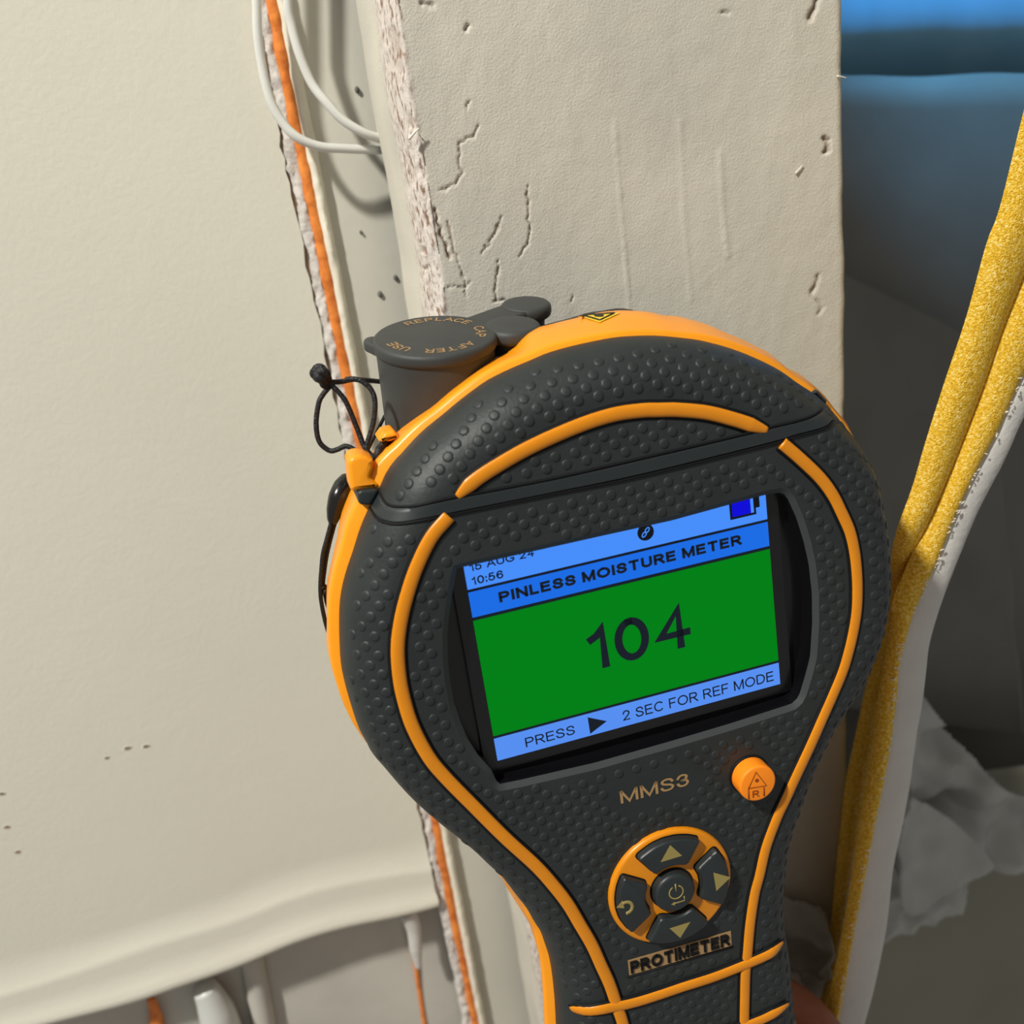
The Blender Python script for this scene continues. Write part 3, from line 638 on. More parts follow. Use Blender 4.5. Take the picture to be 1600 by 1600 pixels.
mk('window_lip', *lipv, M['bezellip'], meter, True, 40)
mk('window_well', *loft([np.c_[win, np.full(160, -0.0007)], np.c_[win, np.full(160, -0.0041)]], False, True), M['blackgloss'], meter, False)

# --- orange middle shell, back shell
def ring(off, w): return np.c_[inset2(OP, -off), np.broadcast_to(w, (len(OP),))]
NRM = (inset2(OP, -1.0) - OP)
def depth_off(w):
    """how far a rim point at height w reads outside the outline when seen at a slant"""
    P3 = np.c_[OP, np.full(len(OP), w)]; t = (-0.009 - CL[2]) / (P3[:, 2] - CL[2])
    Q = CL[None, :] + (P3 - CL[None, :]) * t[:, None]
    return ((Q[:, :2] - OP) * NRM).sum(1)
def side(S, w, lim): return np.clip(S - depth_off(w), -0.008, lim)
lim = R1 + 0.002
mid = mk('middle_shell', *loft([ring(R1 * 0 - 0.0012, -0.0082), ring(R1 - 0.0005, -0.0088), ring(R1 - 0.00012, -0.0091), ring(R1, -0.0098), ring(side(R1 * 0.5 + R2 * 0.5, -0.0135, lim), -0.0135), ring(side(R1 * 0.2 + R2 * 0.8, -0.017, lim), -0.017), ring(side(R2, -0.021, lim), -0.021), ring(side(R2, -0.0245, lim) - 0.0003, -0.0245), ring(side(R2, -0.0258, lim) - 0.0015, -0.0258), ring(side(R2, -0.026, lim) - 0.004, -0.026)]), M['orange'], meter, True, 50)
mid['label'] = 'bright orange rim'
hd = np.clip((OP[:, 1] + 0.055) / 0.03, 0, 1)                                   # deep head, slimmer handle
bk = [ring(side(RB, -0.0235, lim) - 0.003, -0.0235), ring(side(RB, -0.0252, lim) - 0.0004, -0.0252), ring(side(RB, -0.0265, lim), -0.0265), ring(side(RB, -0.031, lim) - 0.0006, -0.030 - 0.001 * hd), ring(side(RB, -0.038, lim) - 0.003, -0.033 - 0.009 * hd), ring(side(RB, -0.042, lim) - 0.009, -0.0345 - 0.0135 * hd)]
mk('back_shell', *loft(bk, False, True), M['rubber2'], meter, True, 50)
bpy.context.view_layer.update()
def bvh_of(o):
    me = o.data; return BVHTree.FromPolygons([v.co.copy() for v in me.vertices], [tuple(p.vertices) for p in me.polygons])
bv_mid = bvh_of(mid); bv_front = bvh_of(front)
def hit(bv, px, py):
    h = bv.ray_cast(Vector(CL), Vector(lray(px, py)))
    return h

# --- seam band across the head (draped on the shell)
UPL = [(591, 764), (600, 783), (612, 790), (633, 791), (656, 788.5), (708, 777), (860, 748), (1000, 716), (1164, 677.5), (1203, 667), (1242, 658), (1267, 650), (1283, 640)]
LOL = [(577, 792), (587, 808), (598, 815), (617, 818.5), (641, 816), (687, 807.5), (719, 801), (860, 772.5), (1000, 744), (1203, 694), (1242, 682), (1289, 669), (1302, 657)]
def fit_on(pts, n):
    """pixel path -> points on the shell surface (meter space)"""
    out = []
    for px, py in cr(pts, n):
        h = hit(bv_front, px, py)
        p = np.array(h[0]) if h[0] is not None else U3(px, py, -0.006)
        out.append(p)
    P = np.array(out); return P
nb_ = 120
up_l = fit_on(UPL, nb_); lo_l = fit_on(LOL, nb_)
def drape(uv, h=0.0): return np.c_[uv, surf(uv) + h]
rowsB = []
for t in np.linspace(0, 1, 7):
    uv = up_l[:, :2] * (1 - t) + lo_l[:, :2] * t
    rowsB.append(drape(uv, 0.00035 if 0.05 < t < 0.95 else -0.0003))
V = [tuple(p) for r in rowsB for p in r]
Fc = [(a * nb_ + i, a * nb_ + i + 1, (a + 1) * nb_ + i + 1, (a + 1) * nb_ + i) for a in range(6) for i in range(nb_ - 1)]
band = mk('seam_band', V, Fc, M['rubber2'], meter, True, 40)
mk('seam_groove', *tube(drape(up_l[:, :2], 0.0001), 0.00022, 6), M['groove'], meter)
mk('seam_groove', *tube(drape(lo_l[:, :2], 0.0001), 0.00022, 6), M['groove'], meter)
# dark clips where the band wraps over the orange rim
def px_prism(name, pts, w0, w1, m, parent=meter, bev=0.0004):
    P = np.array([U(x, y, w1) for x, y in pts]); P = densify(P, max(24, 4 * len(pts)))
    return mk(name, *slab(P, w0, w1, bev, 3), m, parent, True, 40)
px_prism('side_clip', [(559, 771), (563, 767), (587, 764), (592, 768), (579, 790), (563, 789), (560, 785)], -0.021, -0.0072, M['rubber2'])
px_prism('side_clip', [(1271, 614), (1279, 610), (1294, 627), (1289, 634)], -0.018, -0.0078, M['rubber2'])

# --- orange trim inlays
def trim(name, pts, rw, flat=0.42, taper=(0, 0), h=0.0):
    n = 26 * (len(pts) - 1) // 2 + 20
    P = cr(pts, n); Q = []
    for px, py in P:
        q = hit(bv_front, px, py)
        Q.append(np.array(q[0])[:2] if q[0] is not None else U(px, py, -0.004))
    Q = np.array(Q); Q = np.c_[Q, surf(Q) + h]
    r = np.full(n, rw); k = 10
    if taper[0]: r[:k] *= np.linspace(0.25, 1, k) ** 0.6
    if taper[1]: r[-k:] *= np.linspace(1, 0.25, k) ** 0.6
    # groove line beside the trim
    o = mk(name, *tube(Q, r, 14, False, flat, (0, 0, 1)), M['trim'], meter)
    mk('trim_gap', *tube(Q - np.array([0, 0, 0.00012]), r + 0.00042, 8, False, 0.18, (0, 0, 1)), M['groove'], o)
    return Q
TR = []
TR.append(trim('trim_strip', [(714, 775.5), (738, 753), (770, 731), (828, 698), (900, 666), (955, 648), (1000, 641), (1030, 640), (1060, 640), (1105, 644.5), (1150, 656), (1180, 666), (1198, 672)], 0.00112, taper=(1, 1), h=0.0002))
left_t = [(701, 806), (674, 838), (654, 877), (639.5, 916), (627, 963), (621, 1010), (624, 1058), (632, 1097), (645, 1136), (669, 1181), (695, 1213), (742, 1261), (789, 1308), (836, 1351), (864, 1382), (887, 1412), (906, 1444), (924, 1475), (938, 1506), (952, 1537), (963, 1570), (973, 1600), (985, 1660)]
right_t = [(1221, 692), (1250, 717), (1280, 746), (1300, 773), (1315, 803), (1327, 831), (1334, 862), (1337.5, 894), (1338.5, 925), (1337, 956), (1332, 987), (1324.5, 1019), (1315, 1050), (1300, 1086), (1284, 1122), (1264, 1167), (1242, 1214), (1228, 1245), (1213, 1277), (1196, 1323), (1186, 1366), (1178, 1397), (1171, 1444), (1167, 1490), (1164, 1520), (1163, 1553), (1162, 1600), (1161, 1660)]
TR.append(trim('trim_strip', left_t, 0.00108, h=0.0002)); TR.append(trim('trim_strip', right_t, 0.00100, h=0.0002))
TR.append(trim('trim_strip', [(894, 1574), (920, 1577), (952, 1572), (991, 1563.5), (1030, 1551.5), (1067, 1539), (1114, 1524), (1160, 1506), (1189, 1494), (1207, 1484), (1221, 1471)], 0.00105, taper=(0, 1), h=0.0004))
TR.append(trim('trim_strip', [(905, 1690), (960, 1680), (1030, 1655), (1100, 1628), (1170, 1598), (1192, 1589), (1215, 1577), (1230, 1567)], 0.00105, taper=(0, 1), h=0.0004))

# --- grip bumps
def smooth_zone(P):
    """places without bumps: window, trims, seam band, keypad, button, printing"""
    k = np.zeros(len(P), bool)
    wd_ = np.vstack([win_out, win_out[:1]]); 
    c = np.zeros(len(P), bool)
    for (ax, ay), (bx_, by) in zip(wd_[:-1], wd_[1:]):
        q = ((ay > P[:, 1]) != (by > P[:, 1])) & (P[:, 0] < (bx_ - ax) * (P[:, 1] - ay) / (by - ay + 1e-15) + ax); c ^= q
    k |= c; k |= segdist(P[:, 0], P[:, 1], [tuple(x) for x in wd_[::2]]) < 0.0008
    for T in TR: k |= segdist(P[:, 0], P[:, 1], [tuple(x[:2]) for x in T[::6]]) < 0.0021
    mid_l = (up_l[:, :2] + lo_l[:, :2]) / 2
    k |= segdist(P[:, 0], P[:, 1], [tuple(x) for x in mid_l[::4]]) < 0.0025
    for (px, py, r) in [(1050, 1386, 0.0118), (1172, 1208, 0.0046), (975, 1243, 0.0036), (1010, 1235, 0.004), (1045, 1228, 0.004), (1072, 1222, 0.0036)]:
        c0 = U(px, py, 0); k |= np.hypot(P[:, 0] - c0[0], P[:, 1] - c0[1]) < r
    pl = [tuple(U(x, y, 0)) for x, y in [(985, 1510), (1062, 1488), (1140, 1465)]]
    k |= segdist(P[:, 0], P[:, 1], pl) < 0.0027
    return k
cand = []
pa, pr = 0.0031, 0.00152
for i in range(-120, 60):
    for j in range(-22, 23):
        cand.append((j * pa + (pa / 2 if i % 2 else 0), i * pr))
cand = np.array(cand); cand = cand[(cand[:, 1] > -0.125) & (cand[:, 1] < 0.06) & (np.abs(cand[:, 0]) < 0.06)]
ok = inside(cand); cand = cand[ok]; ed = edge_d(cand); cand = cand[ed > 0.0009]; cand = cand[~smooth_zone(cand)]
def surf_n(P):
    e = 1e-5; s0 = surf(P); sx = (surf(P + np.array([e, 0])) - s0) / e; sy = (surf(P + np.array([0, e])) - s0) / e
    N = np.stack([-sx, -sy, np.ones(len(P))], 1); return s0, N / np.linalg.norm(N, axis=1)[:, None]
s0, NN = surf_n(cand)
V, Fc = [], []
prof_b = [(0.86, -0.00005), (0.72, 0.00010), (0.50, 0.000155)]
for (cu, cv), w0, nn in zip(cand, s0, NN):
    t1 = np.cross(nn, [0, 1, 0]); t1 /= np.linalg.norm(t1); t2 = np.cross(nn, t1); c0 = np.array([cu, cv, w0]); b = len(V)
    for rr, hh in prof_b:
        for k in range(9):
            a = 2 * math.pi * k / 9; V.append(c0 + nn * hh + 0.00088 * rr / 0.86 * (math.cos(a) * t1 + math.sin(a) * t2))
    V.append(c0 + nn * 0.00017)
    for q in range(2):
        for k in range(9): Fc.append((b + q * 9 + k, b + q * 9 + (k + 1) % 9, b + (q + 1) * 9 + (k + 1) % 9, b + (q + 1) * 9 + k))
    for k in range(9): Fc.append((b + 18 + k, b + 18 + (k + 1) % 9, b + 27))
bumps = mk('grip_bumps', V, Fc, M['rubber'], front); tag(bumps, kind='stuff')

# --- display
def box_px(name, pts, w0, w1, m, parent): 
    P = np.array([U(x, y, w1) for x, y in pts]); return mk(name, *slab(P, w0, w1), m, parent, False)
SWp = -0.0030
Sq = lambda x, y: U(x, y, SWp)
TL, TRc, BR, BL = (731.5, 924.5), (1199, 812.6), (1219.5, 1069), (777, 1188.6)
sl_, sr_, sb_, st_ = Sq(*BL)[0], Sq(*BR)[0], (Sq(*BL)[1] + Sq(*BR)[1]) / 2, (Sq(*TL)[1] + Sq(*TRc)[1]) / 2
l_u = (Sq(*TL)[0] + Sq(*BL)[0]) / 2; r_u = (Sq(*TRc)[0] + Sq(*BR)[0]) / 2
y2 = (Sq(740, 968)[1] + Sq(1202, 855)[1]) / 2; y3 = (Sq(772, 1152)[1] + Sq(1216, 1034)[1]) / 2
top_u = st_ + 0.0075
lcd = mk('display_module', *slab(np.array([(l_u - 0.0022, sb_ - 0.0019), (l_u - 0.0022, top_u + 0.001), (r_u + 0.0022, top_u + 0.001), (r_u + 0.0022, sb_ - 0.0019)]), -0.0041, SWp - 0.00012, 0.00012, 2), M['blackgloss'], meter, False)
def srect(name, x0, y0, x1, y1, m, h=0.0, par=None):
    return mk(name, [(x0, y0, SWp + h), (x1, y0, SWp + h), (x1, y1, SWp + h), (x0, y1, SWp + h)], [(0, 1, 2, 3)], m, par or lcd, False)
srect('screen_ground', l_u, sb_, r_u, top_u, M['s_dark'], -0.00005)
gl = 0.00022
srect('screen_footer', l_u, sb_, r_u, y3 - gl, M['s_foot'])
srect('screen_reading', l_u, y3 + gl, r_u, y2 - gl * 1.2, M['s_green'])
srect('screen_title', l_u, y2 + gl * 1.2, r_u, st_ - gl, M['s_title'])
srect('screen_status', l_u, st_ + gl, r_u, top_u, M['s_head'])

def arc_(cx, cy, rx, ry, a0, a1, n=14):
    return [(cx + rx * math.cos(math.radians(a)), cy + ry * math.sin(math.radians(a))) for a in np.linspace(a0, a1, n)]
def spl(p, n=22): return [tuple(q) for q in cr(p, n)]
GLY = {
 'A': (.80, [[(0, 0), (.40, 1), (.80, 0)], [(.15, .34), (.65, .34)]]), 'C': (.78, [arc_(.41, .5, .41, .5, 42, 318, 24)]),
 'D': (.72, [[(0, 0), (0, 1), (.30, 1)] + arc_(.30, .5, .42, .5, 85, -85, 16) + [(.30, 0), (0, 0)]]), 'E': (.60, [[(.60, 1), (0, 1), (0, 0), (.62, 0)], [(0, .53), (.56, .53)]]),
 'F': (.56, [[(.57, 1), (0, 1), (0, 0)], [(0, .50), (.50, .50)]]), 'G': (.82, [arc_(.42, .5, .42, .5, 42, 318, 24) + [(.79, .20), (.79, .46), (.46, .46)]]),
 'I': (.0, [[(0, 0), (0, 1)]]), 'L': (.52, [[(0, 1), (0, 0), (.54, 0)]]), 'M': (.84, [[(0, 0), (0, 1)], [(.02, 1), (.42, 0), (.82, 1)], [(.84, 1), (.84, 0)]]),
 'N': (.70, [[(0, 0), (0, 1)], [(.02, 1), (.68, 0)], [(.70, 0), (.70, 1)]]), 'O': (.88, [arc_(.44, .5, .44, .5, 90, 462, 34)]),
 'P': (.62, [[(0, 0), (0, 1), (.36, 1)] + arc_(.36, .73, .26, .27, 80, -80, 12) + [(.36, .46), (0, .46)]]),
 'R': (.68, [[(0, 0), (0, 1), (.38, 1)] + arc_(.38, .74, .25, .26, 80, -80, 12) + [(.38, .48), (0, .48)], [(.34, .48), (.68, 0)]]),
 'S': (.64, [spl([(.61, .76), (.52, .94), (.32, 1), (.11, .93), (.04, .75), (.15, .59), (.34, .51), (.54, .41), (.63, .25), (.54, .07), (.32, 0), (.10, .06), (0, .25)], 34)]),
 'T': (.70, [[(0, 1), (.70, 1)], [(.35, 1), (.35, 0)]]), 'U': (.68, [[(0, 1), (0, .32)] + arc_(.34, .32, .34, .32, 190, 350, 14) + [(.68, .32), (.68, 1)]]),
 '0': (.56, [arc_(.28, .5, .28, .5, 90, 462, 34)]), '1': (.28, [[(0, .74), (.15, .83), (.26, 1), (.26, 0)]]),
 '2': (.56, [spl([(.01, .72), (.09, .93), (.29, 1), (.48, .92), (.54, .72), (.44, .50), (.20, .24), (.02, .02)], 26) + [(.0, 0), (.57, 0)]]),
 '3': (.56, [spl([(.02, .76), (.12, .95), (.30, 1), (.47, .92), (.50, .74), (.42, .58), (.22, .53)], 20), spl([(.22, .53), (.46, .47), (.55, .28), (.46, .07), (.27, 0), (.09, .07), (0, .25)], 20)]),
 '4': (.60, [[(.44, 0), (.44, 1), (.02, .32), (.62, .32)]]), '5': (.56, [[(.51, 1), (.12, 1), (.05, .53)] + spl([(.05, .53), (.28, .63), (.49, .53), (.55, .31), (.46, .08), (.26, 0), (.08, .06), (0, .24)], 22)[1:]]),
 '6': (.56, [spl([(.52, .80), (.43, .96), (.29, 1), (.11, .88), (.01, .60), (.01, .34), (.10, .08), (.29, 0), (.48, .08), (.55, .30), (.48, .52), (.30, .60), (.11, .53), (.02, .36)], 40)]),
 ':': (.0, [[(0, .02), (0, .10)], [(0, .60), (0, .68)]])}
def ribbon(P, t):
    P = np.array(P, float); n = len(P); T = np.diff(P, axis=0); T /= np.linalg.norm(T, axis=1)[:, None] + 1e-12
    N = np.stack([-T[:, 1], T[:, 0]], 1); V = []
    for i in range(n):
        a = N[max(i - 1, 0)]; b = N[min(i, n - 2)]; m_ = a + b; L = np.linalg.norm(m_); m_ = m_ / L if L > 1e-6 else a
        k = min(1.0 / max(m_ @ a, 0.25), 1.9)
        V += [P[i] + m_ * t / 2 * k, P[i] - m_ * t / 2 * k]
    return V, [(2 * i, 2 * i + 1, 2 * i + 3, 2 * i + 2) for i in range(n - 1)]
def text_mesh(s, t=0.14, ext=0.0):
    """plain sans capitals drawn as flat strokes: cap height 1, stroke width t"""
    V, Fc, x = [], [], 0.0
    for ch in s:
        if ch == ' ': x += 0.40; continue
        w, st = GLY[ch]
        for q in st:
            P = [(x + t / 2 + a, t / 2 + b * (1 - t)) for a, b in q]
            if abs(q[0][0] - q[-1][0]) > 1e-6 or abs(q[0][1] - q[-1][1]) > 1e-6:        # butt ends at the full height
                P = np.array(P)
                for e_, f_ in ((0, 1), (-1, -2)):
                    d_ = P[e_] - P[f_]; P[e_] = P[e_] + d_ / (np.linalg.norm(d_) + 1e-9) * t / 2 * (1 if abs(d_[1]) > abs(d_[0]) else 0.6)
            v, f = ribbon(P, t); b = len(V); V += [(p[0], p[1], 0.0) for p in v]; Fc += [tuple(i + b for i in g) for g in f]
        x += w + t + 0.13
    V = np.array(V)
    if ext:
        n = len(V); bm_ = np.vstack([V + [0, 0, ext], V]); V = bm_
        Fc = Fc + [tuple(i + n for i in g[::-1]) for g in Fc] + [(g[a], g[b], g[b] + n, g[a] + n) for g in Fc for a, b in ((0, 1), (1, 2), (2, 3), (3, 0))]
    me = bpy.data.meshes.new('lettering'); me.from_pydata([tuple(v) for v in V], [], Fc)
    return me, V
def text(name, s, p0, p1, hgt, w, m, parent, bold=0.14, ext=0.0):
    """text whose baseline runs from p0 to p1 (2D meter coords), cap height hgt"""
    me, co = text_mesh(s, bold, ext)
    p0 = np.array(p0); p1 = np.array(p1); d = p1 - p0; L = np.linalg.norm(d); d /= L; e = np.array([-d[1], d[0]])
    x0, x1 = co[:, 0].min(), co[:, 0].max(); y0, y1 = co[:, 1].min(), co[:, 1].max()
    sx = L / (x1 - x0); sy = hgt / (y1 - y0)
    q = p0 + ((co[:, 0] - x0) * sx)[:, None] * d + ((co[:, 1] - y0) * sy)[:, None] * e
    V = np.c_[q, w + co[:, 2]]
    me.vertices.foreach_set('co', V.ravel()); me.update()
    return obj(name, me, m, parent, False)
SH = 0.00006
def stext(name, s, px0, px1, hgt, bold=0.14): return text(name, s, Sq(*px0), Sq(*px1), hgt, SWp + SH, M['s_dark'], lcd, bold)
def dist_px(a, b): return float(np.linalg.norm(Sq(*a) - Sq(*b)))
stext('screen_text', 'PINLESS MOISTURE METER', (781, 943.5), (1160, 852), dist_px((779, 924.5), (782, 943.5)), 0.25)
stext('screen_text', '10:56', (738, 914.5), (787, 902.5), dist_px((733.5, 901), (737, 914)), 0.17)
stext('screen_text', '15 AUG 24', (734.5, 893.5), (835, 869), dist_px((733.5, 901), (737, 914)), 0.17)
stext('screen_text', '104', (922, 1049), (1081, 1008), dist_px((936, 973), (945, 1044)), 0.165)
stext('screen_text', 'PRESS', (822, 1168), (899, 1147), dist_px((820, 1153), (822, 1168)), 0.135)
stext('screen_text', '2 SEC FOR REF MODE', (973, 1127.5), (1209, 1064), dist_px((968, 1112), (972, 1128)), 0.135)
mk('screen_icon', [np.r_[Sq(x, y), SWp + SH] for x, y in [(918, 1120.6), (948, 1126.5), (922, 1146.5)]], [(0, 1, 2)], M['s_dark'], lcd, False)
def disc2(c, r, n=28, w=0.0): return [(c[0] + r * math.cos(2 * math.pi * k / n), c[1] + r * math.sin(2 * math.pi * k / n), w) for k in range(n)]
lc = Sq(1008.6, 831.5); lr = 0.00138
ic = mk('screen_icon', disc2(lc, lr, 28, SWp + SH), [tuple(range(28))], M['s_dark'], lcd, False)
for s in (-1, 1):
    a = math.radians(48); cx = lc[0] + s * 0.00042 * math.cos(a); cy = lc[1] + s * 0.00042 * math.sin(a)
    P = [(cx + 0.00046 * math.cos(t) * math.cos(a) - 0.00026 * math.sin(t) * math.sin(a), cy + 0.00046 * math.cos(t) * math.sin(a) + 0.00026 * math.sin(t) * math.cos(a), SWp + SH + 0.00003) for t in np.linspace(0, 2 * math.pi, 24, endpoint=False)]
    mk('screen_icon', *tube(P, 0.00010, 5, True, 0.2, (0, 0, 1)), M['s_head'], lcd)
bt = Sq(1141, 812.6); bt2 = Sq(1181.5, 802); bh = 0.0036; bw = bt2[0] - bt[0]
srect('screen_icon', bt[0], bt[1], bt[0] + bw, bt[1] + bh, M['s_dark'], SH); srect('screen_icon', bt[0] + bw, bt[1] + bh * 0.3, bt[0] + bw + 0.0007, bt[1] + bh * 0.8, M['s_dark'], SH)
srect('screen_icon', bt[0] + 0.0004, bt[1] + 0.0004, bt[0] + bw * 0.80, bt[1] + bh - 0.0004, M['s_batt'], SH * 1.6); srect('screen_icon', bt[0] + bw * 0.80, bt[1] + 0.0004, bt[0] + bw - 0.0004, bt[1] + bh - 0.0004, M['s_head'], SH * 1.6)

# --- printed name, maker plate
text('model_print', 'MMS3', U(970, 1257, 0), U(1077, 1227.5, 0), 0.0026, 0.00008, M['bronze'], meter, 0.15)
pw = 0.0003
q0, q1 = U(984, 1524.5, pw), U(1144, 1478, pw); d = (q1 - q0) / np.linalg.norm(q1 - q0); e = np.array([-d[1], d[0]]); hp = 0.0030
plate = mk('maker_plate', *slab(np.array([q0 - e * 0.0001, q1 - e * 0.0001, q1 + e * hp, q0 + e * hp])[::-1], -0.0005, 0.00012), M['bronze'], meter, False)
text('maker_print', 'PROTIMETER', q0 + d * 0.0003, q1 - d * 0.0003, hp * 0.96, 0.0002, M['groove'], plate, 0.25, 0.00015)
mk('plate_edge', *tube(np.array([np.r_[q0 - e * 0.0004 - d * 0.0004, 0.0001], np.r_[(q0 + q1) / 2 - e * 0.0004, 0.0001], np.r_[q1 - e * 0.0004 + d * 0.0003, 0.0001]]), 0.00016, 6), M['groove'], plate)

# --- laser button
def circ(c, r, n=36): return np.array([(c[0] + r * math.cos(-2 * math.pi * k / n), c[1] + r * math.sin(-2 * math.pi * k / n)) for k in range(n)])
bc = U(1170.5, 1206, 0); bb = U(1184.5, 1228.5, 0.0033); bc = (bc + bb) / 2
btn = mk('laser_button', *slab(circ(bc, 0.0033), -0.0005, 0.0033, 0.0004, 4), M['button'], meter, True, 40)
mk('button_gap', *tube(np.c_[circ(bc, 0.0034), np.full(36, 0.00005)], 0.00025, 6, True), M['groove'], btn)
wI = 0.00338
def pen(name, pts, r, w, m, parent, closed=False): return mk(name, *tube(np.array([np.r_[p, w] for p in pts]), r, 6, closed, 0.3, (0, 0, 1)), m, parent)
def BI(px, py): return U(1130 + px * .15625, 1120 + py * .15625, 0.0033)
pen('button_icon', [BI(325, 550), BI(430, 685), BI(250, 715)], 0.00011, wI, M['engrave'], btn, True)
mk('button_icon', disc2(BI(335, 635), 0.00035, 12, wI), [tuple(range(12))], M['engrave'], btn, False)
pen('button_icon', [BI(250, 720), BI(255, 820)], 0.00011, wI, M['engrave'], btn); pen('button_icon', [BI(405, 700), BI(408, 790)], 0.00011, wI, M['engrave'], btn)
text('button_icon', 'R', BI(292, 810), BI(360, 795), 0.0013, wI, M['engrave'], btn, 0.15)

# --- keypad
kc = (U(1050, 1334, 0.0022) + U(1062, 1452, 0.0022) + U(1125, 1375, 0.0022) + U(978, 1415, 0.0022)) / 4
KR = 0.0112
pad = mk('keypad_ring', *slab(circ(kc, KR, 64), -0.0006, 0.0009, 0.0007, 4), M['trim'], meter, True, 50)
def sector(r0, r1, a0, a1, n=12):
    o = [(r1 * math.cos(a), r1 * math.sin(a)) for a in np.linspace(a0, a1, n)]
    o += [(r0 * math.cos(a), r0 * math.sin(a)) for a in np.linspace(a1, a0, n)]
    return np.array(o)
def rounded(P, k=2):
    P = np.array(P)
    for _ in range(k):
        Q = np.roll(P, -1, 0); P = np.stack([P * 0.75 + Q * 0.25, P * 0.25 + Q * 0.75], 1).reshape(-1, 2)
    return P
KT = 0.0023
keys = {}
for nm, ang in (('up', 90), ('right', 0), ('down', -90), ('left', 180)):
    a = math.radians(ang); hw = math.radians(34); P = sector(0.0052, 0.0102, a - hw, a + hw)
    P = densify(rounded(densify(P[[0, 2, 4, 6, 8, 11, 12, 15, 18, 20, 23]], 30), 2), 70) + kc
    k = mk('arrow_key', *slab(P[::-1], 0.0004, KT, 0.0005, 3), M['rubber2'], pad, True, 30); keys[nm] = k
    mk('key_gap', *tube(np.c_[P[::4], np.full(len(P[::4]), 0.00088)], 0.00028, 6, True, 0.4, (0, 0, 1)), M['groove'], k) if False else None
    gp = mk('key_gap', [tuple(p) for p in np.c_[inset2(P, -0.00025), np.full(len(P), 0.00094)]], [tuple(range(len(P)))], M['groove'], pad, False)
ck = mk('power_key', *slab(circ(kc, 0.0037), 0.0004, KT + 0.0004, 0.0007, 4), M['rubber2'], pad, True, 40)
mk('key_gap', [(p[0], p[1], 0.00094) for p in circ(kc, 0.0040)], [tuple(range(36))], M['groove'], pad, False)
wK = KT + 0.00004
def KI(x, y, w=KT): return U(940 + x * .1875, 1260 + y * .1875, w)
def tri_icon(key, pts): mk('key_icon', [np.r_[KI(*p), wK] for p in pts], [(0, 1, 2)], M['gold'], pad, False)
tri_icon('up', [(570, 320), (670, 410), (490, 465)]); tri_icon('right', [(930, 550), (1075, 590), (955, 705)]); tri_icon('down', [(565, 1015), (740, 960), (655, 1095)])
lc_ = KI(205, 845); ha = 0.0011
P = [(lc_[0] + ha * math.cos(t), lc_[1] + ha * math.sin(t)) for t in np.linspace(math.radians(120), math.radians(-100), 18)]
pen('key_icon', P, 0.00033, wK, M['gold'], pad)
tp = np.array(P[0]); mk('key_icon', [(tp[0] - 0.0012, tp[1] - 0.0003, wK + 0.00002), (tp[0] + 0.0001, tp[1] + 0.0008, wK + 0.00002), (tp[0] + 0.0002, tp[1] - 0.0009, wK + 0.00002)], [(0, 1, 2)], M['gold'], pad, False)
wC = KT + 0.00044; pc = KI(622, 715, KT + 0.0004)
P = [(pc[0] + 0.00125 * math.cos(t), pc[1] + 0.00125 * math.sin(t)) for t in np.linspace(math.radians(115), math.radians(115 + 310), 26)]
pen('key_icon', P, 0.00014, wC, M['gold'], pad); pen('key_icon', [(pc[0], pc[1] + 0.0017), (pc[0], pc[1] + 0.0001)], 0.00014, wC, M['gold'], pad)
pen('key_icon', [(pc[0] + 0.0013, pc[1] - 0.0012), (pc[0] + 0.0013, pc[1] - 0.0021), (pc[0] - 0.0006, pc[1] - 0.0021)], 0.00012, wC, M['gold'], pad)
mk('key_icon', [(pc[0] - 0.0012, pc[1] - 0.0021, wC), (pc[0] - 0.0005, pc[1] - 0.0017, wC), (pc[0] - 0.0005, pc[1] - 0.0025, wC)], [(0, 1, 2)], M['gold'], pad, False)

# --- warning sticker on the orange rim
def on_mid(px, py, lift=0.00012):
    h = hit(bv_mid, px, py)
    if h[0] is None: return U3(px, py, -0.018)
    return np.array(h[0] + h[1] * (lift if h[1].dot(Vector(lray(px, py))) < 0 else -lift))
def patch(name, tri, m, lift, parent=None):
    """small triangle draped on the rim"""
    n = 10; V = []; idx = {}; A, B, C = [np.array(t, float) for t in tri]
    for i in range(n + 1):
        for j in range(n + 1 - i):
            p = A + (B - A) * i / n + (C - A) * j / n; idx[i, j] = len(V); V.append(on_mid(p[0], p[1], lift))
    Fc = []
    for i in range(n):
        for j in range(n - i):
            Fc.append((idx[i, j], idx[i + 1, j], idx[i, j + 1]))
            if j < n - i - 1: Fc.append((idx[i + 1, j], idx[i + 1, j + 1], idx[i, j + 1]))
    return mk(name, V, Fc, m, parent or meter)
st = patch('warning_sticker', [(902, 494), (969, 490), (937, 505)], M['yellow_sticker'], 0.00015)
for (a, b) in [((911, 494.3), (960, 491)), ((960, 491), (937.5, 502)), ((937.5, 502), (911, 494.3))]:
    P = np.array([on_mid(a[0] + (b[0] - a[0]) * t, a[1] + (b[1] - a[1]) * t, 0.0002) for t in np.linspace(0, 1, 8)])
    mk('sticker_print', *tube(P, 0.00016, 5), M['black_print'], st)
P = [on_mid(936 + 8 * math.cos(t), 494.5 + 2.4 * math.sin(t), 0.00024) for t in np.linspace(0, 2 * math.pi, 14, endpoint=False)]
mk('sticker_print', P, [tuple(range(14))], M['black_print'], st, False)

